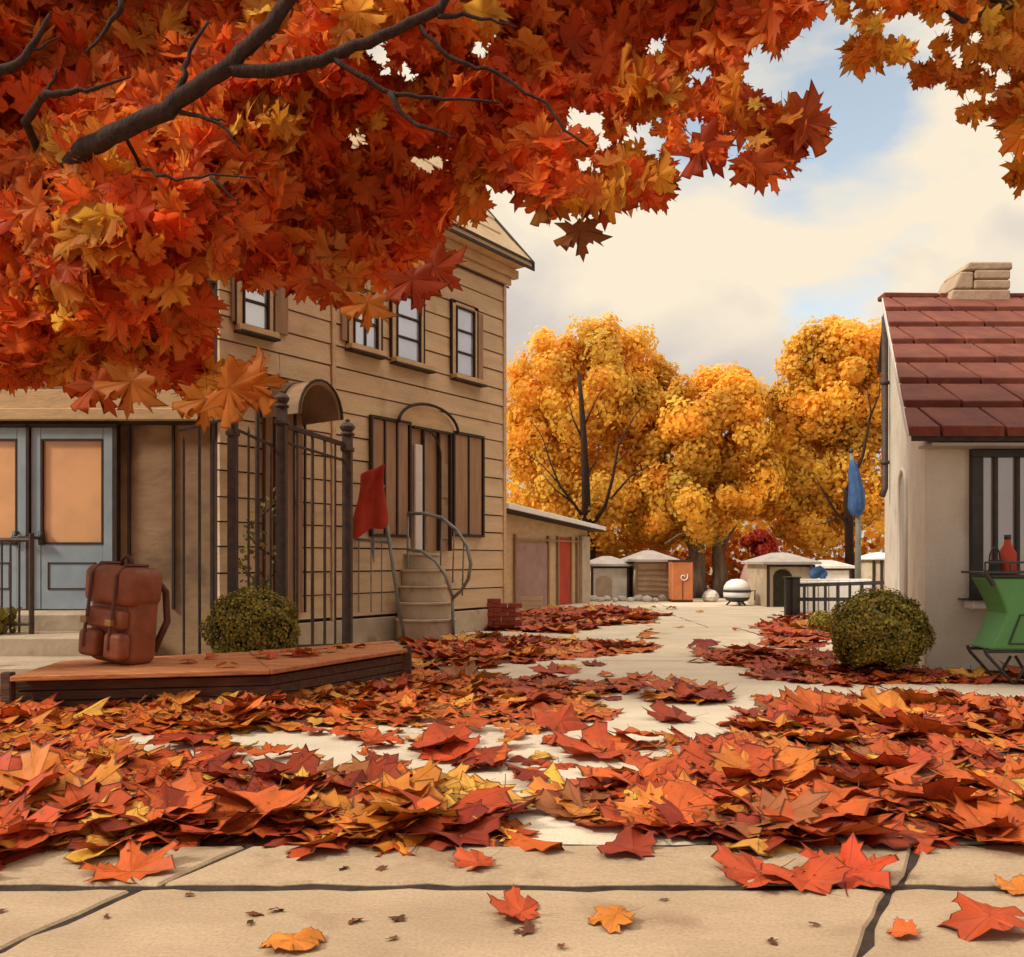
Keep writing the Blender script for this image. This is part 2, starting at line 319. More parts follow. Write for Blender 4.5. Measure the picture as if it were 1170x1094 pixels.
def inpoly(x, y, P):
    r = False; j = len(P)-1
    for i in range(len(P)):
        if (P[i][1] > y) != (P[j][1] > y) and x < (P[j][0]-P[i][0])*(y-P[i][1])/(P[j][1]-P[i][1])+P[i][0]: r = not r
        j = i
    return r
# ------------------------------------------------------------------ ground
def sheet(name, x0, x1, y0, y1, z, mat):
    b = MB(); b.add([(x0, y0, z), (x1, y0, z), (x1, y1, z), (x0, y1, z)], [(0, 1, 2, 3)]); return tag(b.build(name, mat), kind='structure')
sheet('ground', -900, 900, -200, 1800, -.06, M['earth'])
sheet('joint_bed', -9, 12, .3, 26, -.007, M['joint'])
def rough_poly(P, j=.006, step=.09):
    o = []
    for i in range(len(P)):
        a = Vector(P[i]); b = Vector(P[(i+1) % len(P)]); n = max(1, int((b-a).length/step)); nn = Vector((-(b-a).y, (b-a).x)).normalized()
        for k in range(n):
            q = a.lerp(b, k/n); o.append(tuple(q+nn*random.gauss(0, j)))
    return o
sb = MB()
XL0, XL1, XR0, XR1 = -1.39, -1.12, .62, 1.16
for P in ([(-5, 1.4), (XL0-.32, 1.4), (XL1-.035, 2.655), (-5, 2.65)],
          [(XL0-.29, 1.4), (.28, 1.4), (.86, 2.2), (XR1-.03, 2.655), (XL1, 2.655)],
          [(.31, 1.4), (5.5, 1.4), (5.5, 2.65), (XR1-.012, 2.655), (.883, 2.2)]):
    sb.prism(rough_poly(P, .006), -.05, 0)
for P in ([(-5, 2.70), (-1.10, 2.70), (-.93, 3.05), (-5, 3.05)], [(-1.075, 2.70), (1.19, 2.70), (1.40, 3.06), (-.905, 3.05)], [(1.215, 2.70), (5.5, 2.70), (5.5, 3.06), (1.425, 3.06)]):
    sb.prism(rough_poly(P, .007), -.05, .004)
tag(sb.build('pavement', M['pave'], bevel=.008), kind='structure')
ab = MB(); ye = [3.095, 5.07, 8.7, 13.0, 17.6, 22.8]
for i in range(5):
    y0 = ye[i]; y1 = ye[i+1]-(.02+.008*i)
    for x0, x1 in ((-8, -3.4), (-3.38, 2.9 if i % 2 else 3.3), (2.93 if i % 2 else 3.33, 11)):
        ab.prism(rough_poly([(x0, y0), (x1, y0), (x1, y1), (x0, y1)], .006+.002*i, .16), -.05, .0)
tag(ab.build('alley', M['alley'], bevel=.008), kind='structure')
# ------------------------------------------------------------------ tan house
OC = Vector((-.128, 12.8, 0)); DV = Vector((-.582, -.813, 0)).normalized(); NV = Vector((.813, -.582, 0)).normalized()
FM = Matrix(((DV.x, NV.x, 0, OC.x), (DV.y, NV.y, 0, OC.y), (0, 0, 1, 0), (0, 0, 0, 1)))   # (s, out, z)
def fs(px): u = (px-CX)/F; return (-.128-12.8*u)/(.582-.813*u)
def fz(px, py): return 1+(HY-py)/F*(12.8-.813*fs(px))
SE = 4.87; EAVE = 5.16
house = empty('clapboard_house', OC, 'tan two-storey clapboard house with tall dark-framed windows and blue-grey double doors', 'house')
MB(FM).box(0, SE, -5.2, -.02, 0, EAVE).build('wall', M['backing'], house)
b = MB(FM); z = .32
cb = fs(381)
while z < EAVE-.02:
    h = min(random.uniform(.245, .275), EAVE-z)
    for a0, a1 in ((.03, cb-.02), (cb+.06, SE)):
        cuts = [a0]+([random.uniform(a0+.6, a1-.6)] if random.random() < .3 else [])+[a1]
        for k in range(len(cuts)-1):
            s0, s1 = cuts[k]+(.006 if k else 0), cuts[k+1]; o1 = .022; o0 = .010; lo = z+.016+random.uniform(-.003, .003); hi = z+h
            b.add([(s0, -.02, lo), (s1, -.02, lo), (s1, -.02, hi), (s0, -.02, hi), (s0, o1, lo), (s1, o1, lo), (s1, o0, hi), (s0, o0, hi)],
                  [(0, 3, 2, 1), (4, 5, 6, 7), (0, 1, 5, 4), (3, 7, 6, 2), (0, 4, 7, 3), (1, 2, 6, 5)])
    z += h
b.build('siding', M['siding'], house)
MB(FM).box(0, SE, -.02, .03, 0, .30).build('foundation', M['stone'], house, bevel=.01)
MB(FM).box(cb-.01, cb+.05, -.01, .040, .30, EAVE).build('corner_board', M['trimtan'], house, bevel=.005)
MB(FM).box(-.035, .03, -.12, .036, .30, EAVE).build('corner_board', M['trimtan'], house, bevel=.005)
# roof: eave overhang, slope, rake
b = MB(FM); ov = .30; rk = .32; RZ = EAVE+.10; pitch = 1.15
sl_ = [(ov, RZ), (ov, RZ+.10), (-2.6, RZ+.10+pitch*(2.6+ov)), (-5.5, RZ+.10), (-5.5, RZ), (-2.6, RZ+pitch*(2.6+ov)-.03)]
vs = [(-rk, o, z) for o, z in sl_]+[(SE+1.6, o, z) for o, z in sl_]; n = len(sl_)
b.add(vs, [tuple(range(n))[::-1], tuple(range(n, 2*n))]+[(i, (i+1) % n, n+(i+1) % n, n+i) for i in range(n)])
roof = b.build('roof', M['roof_tan'], house, bevel=.01)
q = MB(FM); q.box(-.12, SE+1.5, .03, ov-.005, RZ-.006, RZ+.002); q.prism([(-.02, EAVE+.001), (-5.2, EAVE+.001), (-2.6, RZ+pitch*2.5)], 0, SE+1.4, axes='yzx'); q.build('soffit', M['trimtan'], house)
sh = MB(FM)
for i in range(9):                                      # shingle courses standing a little proud
    o0 = ov-.33*i-.02; z0 = RZ+.10+pitch*(ov-o0)
    for k in range(9):
        s0 = -rk+.02+k*.75+(.3 if i % 2 else 0); s1 = s0+.73
        if s1 > SE+1.5: continue
        sh.add([(s0, o0, z0+.004), (s1, o0, z0+.004), (s1, o0-.31, z0+.004+pitch*.31), (s0, o0-.31, z0+.004+pitch*.31),
                (s0, o0, z0+.032), (s1, o0, z0+.032), (s1, o0-.31, z0+.012+pitch*.31), (s0, o0-.31, z0+.012+pitch*.31)], [(0, 3, 2, 1), (4, 5, 6, 7), (0, 1, 5, 4), (3, 7, 6, 2), (0, 4, 7, 3), (1, 2, 6, 5)])
sh.build('shingle', M['roof_tan'], roof)
b = MB(FM); b.box(-rk-.025, SE+1.6, ov+.003, ov+.025, RZ-.005, RZ+.035); b.box(-rk-.02, SE+1.6, ov+.003, ov+.02, RZ+.095, RZ+.125)
for s_ in (0,):
    b.add([(-rk-.03, ov+.02, RZ-.01), (-rk-.003, ov+.02, RZ-.01), (-rk-.003, -2.6, RZ+pitch*(2.6+ov)-.01), (-rk-.03, -2.6, RZ+pitch*(2.6+ov)-.01),
           (-rk-.03, ov+.02, RZ+.13), (-rk-.003, ov+.02, RZ+.13), (-rk-.003, -2.6, RZ+pitch*(2.6+ov)+.13), (-rk-.03, -2.6, RZ+pitch*(2.6+ov)+.13)],
          [(0, 3, 2, 1), (4, 5, 6, 7), (0, 1, 5, 4), (3, 7, 6, 2), (0, 4, 7, 3), (1, 2, 6, 5)])
b.build('eave_trim', M['trimdark'], roof)
b = MB(FM); b.box(-.2, SE, .031, .14, RZ-.13, RZ-.01); b.box(-.1, SE, .031, .08, RZ-.24, RZ-.135); b.build('cornice', M['trimtan'], house, bevel=.008)
MB(FM).box(-.1, SE, .028, .034, RZ-.275, RZ-.245).build('cornice_dark_board', M['trimdark'], house)  # thin dark trim board below the cornice
def window(p0, t0, p1, b1, rows, cols=1, shl=0, shr=0, sill=(0, 0), mat='paneb', name='window', open_=False):
    """pixel rectangle p0..p1 x t0(top at p0)..b1(bottom at p1) on the facade"""
    s0, s1 = fs(p1), fs(p0); zt = fz(p0, t0); zb = fz(p1, b1); tk = .022
    f = MB(FM)
    f.box(s0-tk, s1+tk, .02, .07, zt, zt+tk); f.box(s0-tk, s1+tk, .02, .07, zb-tk, zb); f.box(s0-tk, s0, .02, .07, zb, zt); f.box(s1, s1+tk, .02, .07, zb, zt)
    for r in range(1, rows): zz = zb+(zt-zb)*r/rows; f.box(s0, s1, .03, .058, zz-.013, zz+.013)
    for c in range(1, cols): ss = s0+(s1-s0)*c/cols; f.box(ss-.011, ss+.011, .03, .056, zb, zt)
    fo = f.build(name, M['trimdark'], house, bevel=.003)
    MB(FM).box(s0, s1, .024, .034, zb, zt).build('pane', M[mat], fo)
    c = MB(FM); c.box(s1+tk+.001, s1+tk+.075, .018, .052, zb-.02, zt+.05); c.box(s0-tk-.06, s0-tk-.001, .018, .052, zb-.02, zt+.05); c.box(s0-tk, s1+tk, .018, .052, zt+tk+.002, zt+.075)
    c.build('casing', M['trimtan'], fo, bevel=.004)
    e = MB(FM); e.box(s1+tk+.077, s1+tk+.095, .016, .06, zb-.02, zt+.09); e.box(s0-tk-.078, s0-tk-.062, .016, .06, zb-.02, zt+.09); e.box(s0-tk-.062, s1+tk+.077, .016, .06, zt+.077, zt+.09)
    e.build('casing_edge', M['trimdark'], fo)
    if sill is not None:
        q = MB(FM); q.box(s0-.10-sill[1], s1+.10+sill[0], .02, .13, zb-.085, zb-.024); q.build('sill', M['trimtan'], fo, bevel=.006)
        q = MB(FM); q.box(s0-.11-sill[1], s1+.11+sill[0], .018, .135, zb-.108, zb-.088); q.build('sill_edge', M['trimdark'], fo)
    for w_, side in ((shl, 1), (shr, -1)):
        if w_:
            a0 = s1+.10 if side > 0 else s0-.085-w_; q = MB(FM); q.box(a0, a0+w_, .02, .05, zb, zt+.03)
            q.build('shutter', M['trimbrown'], fo, bevel=.005)
    return fo
window(276, 286, 302, 378, 3, 1, shl=.05, shr=.20)
window(402, 338, 427, 400, 2, 2, shl=.10, sill=(.02, 0))
window(451, 336, 476, 415, 3, 1, shr=.0, sill=(0, .12))
window(519, 352, 538, 432, 3, 1, shl=.0, shr=.14, sill=(0, .10))
# ground floor: two tall boarded shutters either side of the arched doorway
def shutterbank(pa, pb, ta, bb, nb):
    s0, s1 = fs(pb), fs(pa); zt = fz(pa, ta); zb = fz(pb, bb)
    f = MB(FM); f.box(s0-.03, s1+.03, .02, .07, zt, zt+.035); f.box(s0-.03, s1+.03, .02, .07, zb-.03, zb); f.box(s0-.03, s0, .02, .07, zb, zt); f.box(s1, s1+.03, .02, .07, zb, zt)
    for k in range(1, nb): ss = s0+(s1-s0)*k/nb; f.box(ss-.012, ss+.012, .02, .062, zb, zt)
    o = f.build('shutter_frame', M['trimdark'], house)
    q = MB(FM)
    for k in range(nb):
        a = s0+(s1-s0)*k/nb+.013; c = s0+(s1-s0)*(k+1)/nb-.013; q.box(a, c, .02, .046, zb+.002, zt-.002)
    q.build('shutter_board', M['trimbrown'], o, bevel=.006)
shutterbank(422, 464, 478, 612, 3); shutterbank(516, 548, 496, 612, 2)
# arched entrance: pale jamb, recessed door, arch hood
d0, d1 = fs(511), fs(468); dz = 1.12; dt = fz(490, 492)
dr = MB(FM); dr.box(d0, d1, .02, .035, dz, dt); dro = dr.build('front_door', M['trimbrown'], house)
q = MB(FM); q.box(d1-.17, d1-.03, .036, .075, dz, dt-.22); q.build('door_jamb', M['stucco'], dro, bevel=.008)
q = MB(FM)
for ss in (d0, d0+.24, d1-.20): q.box(ss, ss+.022, .035, .085, dz, dt-.02)
q.box(d0, d1, .035, .085, dt-.02, dt+.01); q.build('door_frame', M['trimdark'], dro)
q = MB(FM); pts = [(d0+.24+.3*(1-math.cos(a)), .09, dt-.36+.34*math.sin(a)) for a in np.linspace(0, math.pi/2, 8)]; q.tube(pts, .014, 6); q.tube([(d0+.24, .09, dt-.36), (d0+.24, .09, dz)], .012, 6); q.build('door_arch', M['trimdark'], dro)
q = MB(FM); q.box(d0+.04, d0+.2, .036, .05, dz+.15, dz+.6); q.box(d0+.04, d0+.2, .036, .05, dz+.7, dz+1.15); q.build('door_panel', M['wing'], dro, bevel=.01)
h0, h1 = fs(517), fs(449); hm = (h0+h1)/2; hr = (h1-h0)/2; hz = dt+.01
pts = [(hm+hr*math.cos(a), .10, hz+.30*math.sin(a)) for a in np.linspace(0, math.pi, 17)]
hd = MB(FM); hd.tube(pts, .020, 8); ho = hd.build('door_hood', M['trimdark'], house, smooth=True)
q = MB(FM); poly = [(hm+(hr-.02)*math.cos(a), hz+.285*math.sin(a)) for a in np.linspace(0, math.pi, 17)]; q.prism(poly, .024, .055, axes='xzy'); q.build('hood_panel', M['trimtan'], ho)
# second arched hood over the side entry
h0, h1 = fs(346), fs(296); hm = (h0+h1)/2; hr = (h1-h0)/2; hz = fz(320, 482)
q = MB(FM); n = 13
vs = []
for o_ in (.02, .62):
    for a in np.linspace(0, math.pi, n): vs.append((hm+hr*math.cos(a)*(1 if o_ < .1 else .96), o_, hz+(.42 if o_ < .1 else .36)*math.sin(a)))
q.add(vs, [(i, i+1, n+i+1, n+i) for i in range(n-1)]); aw = q.build('awning', M['wing'], house)
mm = aw.modifiers.new('s', 'SOLIDIFY'); mm.thickness = .03
q = MB(FM)
for o_, k in ((.63, .96), (.33, .98), (.035, 1)): q.tube([(hm+(hr+.01)*k*math.cos(a), o_, hz+(.435 if o_ < .1 else .375)*math.sin(a)) for a in np.linspace(0, math.pi, n)], .015, 6)
q.build('awning_rib', M['trimdark'], aw)
MB(FM).box(h0+.04, h1-.02, .024, .05, .42, hz+.1).build('side_door', M['trimbrown'], house, bevel=.006)
q = MB(FM)
for k in range(5): ss = h0+.02+k*(h1-h0-.04)/4; q.box(ss-.012, ss+.012, .05, .07, .42, hz+.1)
q.build('side_door_batten', M['trimdark'], house)
# curved stone stair up to the arched door
sc_ = Vector((-1.155, 11.17, 0)); dv = Vector((.25, -.97, 0)).normalized(); sv = Vector((-dv.y, dv.x, 0)).normalized()
st = MB(); nst = 5
stair = empty('stair', (0, 0, 0)); stair.parent = house; stair.location = (-1.0-OC.x, 10.9-OC.y, 0)
for i in range(nst):
    zt = 1.10-.20*i-.02; r = .24+.028*i; ln = .10+.115*i
    c = sc_+dv*(ln-.12)
    P = [c+sv*(r*math.cos(a))+dv*(r*.75*math.sin(a)) for a in np.linspace(0, math.pi, 15)]
    P = [sc_+sv*r-dv*.2]+P+[sc_-sv*r-dv*.2]
    st.prism([(p.x, p.y) for p in P], 0 if i == nst-1 else 1.10-.20*(i+1)-.02+.001, zt-.03)
    c2 = [(p.x*1+(p-c).normalized().x*.02, p.y+(p-c).normalized().y*.02) for p in P]; st.prism(c2, zt-.029, zt)
st.build('step', M['stone'], stair, bevel=.006)
rl = MB()
Q = [at(466, 587, 10.95), at(485, 587, 10.85), at(505, 592, 10.75), at(522, 606, 10.6), at(534, 625, 10.45), at(538, 645, 10.4), at(535, 662, 10.45), at(527, 675, 10.5), at(517, 684, 10.6)]
rl.tube(Q, .022, 8)
rl.tube([at(466, 628, 10.9), at(482, 630, 10.8), at(498, 642, 10.7), at(509, 658, 10.65), at(517, 682, 10.6)], .02, 8)
for p_, q_, Y in ((487, 587, 10.85), (505, 592, 10.75), (519, 604, 10.62), (530, 618, 10.5)):
    a = at(p_, q_, Y); rl.tube([a, Vector((a.x-.02, a.y, max(.1, a.z-.66 if p_ > 500 else a.z-.4)))], .010, 6)
rl.tube([at(466, 587, 10.95), at(466, 690, 10.95)], .016, 6); rl.tube([at(517, 684, 10.6), gnd(518, 734)], .02, 6)
rl.build('handrail', M['steel'], stair, smooth=True)
# wing with the double doors
WY = 8.9; wx1 = -2.97
MB().box(-8.5, wx1, WY, WY+5, 0, EAVE).build('wing_wall', M['wing'], house)
q = MB()
for zz in (3.0, 3.35, 3.8): q.box(-8.5, wx1, WY-.035, WY-.001, zz, zz+.03)
q.box(-8.5, wx1, WY-.05, WY-.001, 2.37, 2.40)
for xx in (-3.9, -3.45, -3.06): q.box(xx, xx+.025, WY-.03, WY-.001, .5, 2.95)
q.build('wall_batten', M['trimdark'], house)
q = MB(); q.box(-8.5, wx1+.02, WY-.14, WY-.001, 2.405, 2.52); q.box(-8.5, wx1, WY-.07, WY-.001, 2.52, 2.72); q.build('lintel', M['trimtan'], house, bevel=.008)
def wdoor(x0, x1, split):
    z0, z1 = .5, 2.34; f = MB(); t = .10
    f.box(x0, x0+t, WY-.06, WY-.001, z0, z1); f.box(x1-t, x1, WY-.06, WY-.001, z0, z1); f.box(x0+t, x1-t, WY-.06, WY-.001, z1-.12, z1)
    f.box(x0+t, x1-t, WY-.055, WY-.001, z0, z0+.66)
    d = f.build('door', M['blue'], house, bevel=.006)
    MB().box(x0+t, x1-t, WY-.03, WY-.012, z0+.66, z1-.12).build('pane', M['paneo'], d)
    e = MB(); e.box(x0+t, x0+t+.018, WY-.063, WY-.031, z0+.66, z1-.12); e.box(x1-t-.018, x1-t, WY-.063, WY-.031, z0+.66, z1-.12); e.box(x0+t, x1-t, WY-.064, WY-.031, z1-.138, z1-.12); e.box(x0+t, x1-t, WY-.064, WY-.031, z0+.66, z0+.678)
    e.box(x0+.17, x1-.17, WY-.062, WY-.056, z0+.46, z0+.475); e.box(x0+.17, x1-.17, WY-.062, WY-.056, z0+.20, z0+.215); e.box(x0+.17, x0+.185, WY-.062, WY-.056, z0+.20, z0+.47); e.box(x1-.185, x1-.17, WY-.062, WY-.056, z0+.20, z0+.47)
    e.build('glazing_bead', M['trimdark'], d)
    h = MB(); hx = x0+.11 if split > 0 else x1-.11; h.tube([(hx, WY-.06, 1.22), (hx, WY-.13, 1.22), (hx-.2*split, WY-.13, 1.24)], .016, 8); h.lathe((hx, WY-.065, 1.15), [(.03, 0), (.035, .07), (.03, .14)], 8); h.build('handle', M['black'], d, smooth=True)
wdoor(-4.86, -4.03, 1); wdoor(-5.74, -4.90, -1)
q = MB(); q.box(-4.895, -4.865, WY-.09, WY-.001, .5, 2.36); q.box(-5.8, -3.98, WY-.09, WY-.001, 2.342, 2.368); q.box(-4.025, -3.98, WY-.09, WY-.001, .5, 2.34); q.build('door_surround', M['trimdark'], house)
q = MB(); q.box(-8, -3.9, 8.25, WY, 0, .49); q.build('landing', M['stone'], house, bevel=.012)
q = MB(); q.box(-8, -3.62, 7.55, 8.24, 0, .33); q.box(-8, -3.40, 6.75, 7.54, 0, .17); q.build('step', M['stone'], house, bevel=.012)
# ------------------------------------------------------------------ railing by the doors
x0 = at(2, 0, 7.9).x
ra = empty('stair_railing', (at(15, 0, 7.9).x, 7.9, .33), 'low dark iron railing on the steps in front of the blue-grey doors', 'railing')
b = MB()
Yr = 7.9
for p_ in (-25, -12, 2, 12, 22): a = at(p_, 0, Yr); b.tube([(a.x, Yr, .34), (a.x, Yr, 1.17)], .011, 6)
b.build('baluster', M['iron'], ra)
b = MB(); a = at(-30, 0, Yr); c = at(36, 0, Yr); b.tube([(a.x, Yr, 1.18), (c.x, Yr, 1.18)], .02, 8); b.tube([(a.x, Yr, .42), (c.x, Yr, .42)], .014, 8); b.build('rail', M['iron'], ra)
b = MB(); b.tube([(c.x, Yr, .33), (c.x, Yr, 1.24)], .024, 8); b.build('post', M['iron'], ra)
# ------------------------------------------------------------------ wooden deck
deck = empty('wooden_platform', (-2.3, 6.6, 0), 'low reddish wooden platform under the backpack, dark plank sides', 'platform')
FR = [(-3.22, 5.60), (-1.64, 5.95), (-.865, 7.42)]; BK = [(-3.35, 6.5), (-2.15, 7.15), (-1.10, 8.1)]
zt = .25; nb = 5
b = MB()
for seg in range(2):
    for k in range(nb):
        t0 = k/nb+.012; t1 = (k+1)/nb-.004
        def lp(i, t): return Vector((FR[i][0]*(1-t)+BK[i][0]*t, FR[i][1]*(1-t)+BK[i][1]*t))
        a, b_, c, d = lp(seg, t0), lp(seg+1, t0), lp(seg+1, t1), lp(seg, t1)
        if seg == 0: b_ = b_-(b_-a).normalized()*.004; c = c-(c-d).normalized()*.004
        dz = random.uniform(-.006, .008)
        b.prism([tuple(a), tuple(b_), tuple(c), tuple(d)], zt-.035+dz, zt+dz)
b.build('deck_board', M['wood'], deck, bevel=.006)
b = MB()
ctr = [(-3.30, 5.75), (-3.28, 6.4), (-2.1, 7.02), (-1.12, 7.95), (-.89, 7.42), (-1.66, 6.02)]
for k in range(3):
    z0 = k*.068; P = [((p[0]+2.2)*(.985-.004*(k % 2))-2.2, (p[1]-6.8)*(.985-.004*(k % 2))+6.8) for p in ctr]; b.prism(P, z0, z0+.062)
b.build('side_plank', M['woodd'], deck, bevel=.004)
for p in ((-.89, 7.42), (-3.28, 5.68)): b = MB(); b.box(p[0]-.035, p[0]+.035, p[1]-.02, p[1]+.05, 0, zt+.02); b.build('corner_post', M['woodd'], deck, bevel=.008)
# ------------------------------------------------------------------ backpack
BP = Vector(((138-CX)/F*6.35, 6.35, .258))
bp = empty('backpack', BP, 'reddish brown leather backpack with straps standing on the wooden platform', 'backpack')
BM = Matrix.Translation(BP) @ Matrix.Rotation(R(-24), 4, 'Z') @ Matrix.Rotation(R(5), 4, 'Y')
b = MB(BM); b.box(-.24, .22, -.11, .14, .0, .66); b.build('body', M['leather'], bp, True, bevel=.07, seg=5)
b = MB(BM); b.box(-.255, .235, -.165, .15, .42, .70); b.build('flap', M['leather'], bp, True, bevel=.07, seg=5)
for xx in (-.21, .035):
    b = MB(BM); b.box(xx, xx+.17, -.21, -.10, .05, .24); b.build('front_pocket', M['leather'], bp, True, bevel=.035, seg=4)
b = MB(BM); b.box(-.20, .18, -.175, -.10, .26, .40); b.build('front_panel', M['leather'], bp, True, bevel=.03, seg=4)
for xx in (-.14, .10):
    b = MB(BM); b.tube([(xx, -.215, .12), (xx, -.205, .26), (xx, -.195, .33), (xx, -.185, .46), (xx, -.175, .64), (xx, -.10, .715), (xx, .1, .71)], .012, 6)
    so_ = b.build('strap', M['leatherd'], bp)
    b = MB(BM); b.box(xx-.028, xx+.028, -.232, -.20, .29, .295+.04); b.build('buckle', M['brass'], so_, bevel=.004)
b = MB(BM); b.tube([(-.05, .0, .69), (-.045, .0, .75), (0, .0, .775), (.045, .0, .75), (.05, .0, .69)], .014, 8); b.build('handle', M['leatherd'], bp, True)
for xx in (-.15, .13):
    b = MB(BM); b.tube([(xx, .15, .62), (xx*1.1, .24, .52), (xx*1.2, .26, .3), (xx*1.1, .16, .08)], .026, 8); b.build('shoulder_strap', M['leatherd'], bp, True)
# ------------------------------------------------------------------ iron fence and gate
fe = empty('iron_fence', (at(320, 0, 8.3).x, 8.3, 0), 'tall dark wrought iron fence with finial posts behind the wooden platform', 'fence')
def fp(px, py, Y): return at(px, py, Y)
def fpost(px, top, Y, r, fin=True):
    a = at(px, top, Y); b = MB(); b.box(a.x-r, a.x+r, Y-r, Y+r, 0, a.z)
    if fin: b.lathe((a.x, Y, a.z), [(r*1.5, 0), (r*1.6, .02), (r*1.0, .035), (r*1.5, .065), (r*1.7, .09), (r*1.2, .12), (r*.4, .14), (r*.6, .155), (r*.1, .175)], 10)
    b.box(a.x-r*1.3, a.x+r*1.3, Y-r*1.3, Y+r*1.3, a.z-.16, a.z-.12)
    b.build('post', M['iron'], fe, bevel=.004)
fpost(266, 478, 8.0, .040); fpost(322, 466, 8.35, .045); fpost(397, 498, 8.95, .048)
def yl(px): return 8.0+(px-266)/131*.95
for (pa, ya), (pb, yb), r in (((268, 490), (320, 513), .016), ((324, 486), (395, 509), .028), ((324, 505), (395, 527), .016), ((268, 740), (320, 741), .018), ((324, 739), (395, 737), .018), ((205, 492), (264, 478), .016)):
    b = MB(); b.bar(at(pa, ya, yl(pa)), at(pb, yb, yl(pb)), r*1.2, r*1.6); b.build('rail', M['iron'], fe, bevel=.003)
for px, tp, r in ((210, 505, .012), (228, 488, .014), (244, 484, .011), (284, 493, .012), (294, 462, .023), (309, 508, .012), (339, 494, .018), (357, 500, .017), (371, 503, .015), (383, 508, .012)):
    Y = yl(px); a = at(px, tp, Y); b = MB(); b.tube([(a.x, Y, .0), (a.x, Y, a.z), (a.x, Y, a.z+.05)], [r, r, r*.2], 8); b.build('bar', M['iron'], fe)
# ivy trained up the fence
iv = empty('climbing_vine', (at(298, 0, 8.45).x, 8.45, 0), 'thin olive vine climbing the wall between the iron fence posts', 'vine')
b = MB(); vp = []
for k in range(14): vp.append(at(300+18*math.sin(k*1.1), 748-k*14, 8.5))
b.tube(vp, .009, 5); vp2 = [at(285+12*math.sin(k*.9+2), 748-k*11, 8.55) for k in range(11)]; b.tube(vp2, .008, 5); b.build('stem', M['trimdark'], iv)
it = []
for k in range(260):
    p = random.choice(vp+vp2)+Vector((random.gauss(0, .045), random.gauss(0, .03), random.gauss(0, .06)))
    it.append((p, rotm(random.uniform(.6, 2), random.uniform(-.6, .6), random.uniform(0, 6.3)), random.uniform(.04, .07), jc(random.choice([(.20, .18, .04), (.15, .12, .03), (.28, .19, .04)])), 0))
bulk('foliage', MD, it, M['leafb'], iv)
# ------------------------------------------------------------------ round bushes
def bush(c, rx, ry, rz, n, ls, label, cols, seed=1):
    rg = random.Random(seed); root = empty('round_bush', (c[0], c[1], 0), label, 'bush')
    it = []
    for k in range(n):
        th = rg.uniform(0, 2*math.pi); ph = math.acos(rg.uniform(-.75, 1)); d = Vector((math.sin(ph)*math.cos(th), math.sin(ph)*math.sin(th), math.cos(ph)))
        lump = 1+.085*math.sin(5*th+3*math.sin(3*ph))+.04*math.sin(9*ph+2*th)
        r = (1-abs(rg.gauss(0, .085)))*lump+(.04*rg.random() if rg.random() < .12 else 0)
        p = (c[0]+d.x*rx*r, c[1]+d.y*ry*r, max(.02, c[2]+d.z*rz*r))
        Rm = np.array(d.to_track_quat('Z', 'Y').to_matrix() @ Matrix.Rotation(rg.uniform(0, 6.3), 3, 'Z') @ Matrix.Rotation(rg.gauss(.2, .55), 3, 'X'))
        it.append((p, Rm, ls*rg.uniform(.7, 1.4), jc(rg.choice(cols), .25), 0))
    bulk('foliage', RO, it, M['leafb'], root)
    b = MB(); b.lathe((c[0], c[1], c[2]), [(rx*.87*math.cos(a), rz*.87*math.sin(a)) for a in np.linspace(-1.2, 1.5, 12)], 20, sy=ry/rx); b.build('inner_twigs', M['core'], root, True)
    b = MB(); b.tube([(c[0], c[1], -.02), (c[0], c[1], c[2])], .035, 8); b.build('stem', M['bark'], root)
OLV = [(.34, .26, .035), (.24, .19, .028), (.46, .35, .055), (.15, .12, .02)]
bush((at(289, 0, 7.55).x, 7.55, .40), .395, .32, .345, 9000, .024, 'round olive-brown bush in front of the iron fence', OLV, 3)
bush((at(1004, 0, 7.6).x, 7.6, .37), .40, .38, .36, 14000, .024, 'large round olive bush at the corner of the white cottage', OLV, 5)
bush((at(939, 0, 12).x, 12, .13), .185, .17, .165, 1800, .03, 'tiny round bush beside the far picket fence', OLV, 8)
# weeds at far left
it = []
for k in range(240):
    p = gnd(random.uniform(-40, 18), 700, .34); p.y = random.uniform(7.7, 8.1); p.x = at(random.uniform(-30, 18), 0, 8).x; p.z = random.uniform(.34, .56)
    it.append((p, rotm(random.uniform(.8, 2.2), 0, random.uniform(0, 6.3)), random.uniform(.05, .09), jc((.24, .18, .03)), 0))
wd = empty('potted_weed', (at(-5, 0, 7.9).x, 7.9, .33), 'small clump of yellow-green weeds on the steps below the blue-grey doors', 'plant')
bulk('foliage', RO, it, M['leafb'], wd)
b = MB(); a = at(-5, 0, 7.9)
for k in range(9): b.tube([(a.x+random.uniform(-.1, .1), 7.9, .33), (a.x+random.uniform(-.2, .2), 7.85, .52)], .004, 4)
b.build('stem', M['core'], wd)
# ------------------------------------------------------------------ red cloth on steel stand
sx = at(440, 0, 10.3)
stn = empty('metal_stand', (sx.x, 10.3, 0), 'grey-green metal stand with sloping legs beside the curved stair', 'stand')
b = MB()
A1, A2 = at(436, 560, 10.3), gnd(462, 736); b.tube([A1, A2], .022, 8)
b.tube([at(428, 560, 10.5), gnd(424, 733)], .018, 8); b.build('leg', M['steel'], stn, True)
b = MB(); b.tube([at(402, 616, 10.35), at(446, 620, 10.35)], .02, 8); b.tube([at(432, 560, 10.4), at(438, 556, 10.2)], .02, 8); b.build('crossbar', M['steel'], stn, True)
b = MB()
for p_ in (410, 424, 436): b.tube([at(p_, 618, 10.37), at(p_, 700, 10.37)], .008, 6)
b.build('upright', M['steel'], stn)
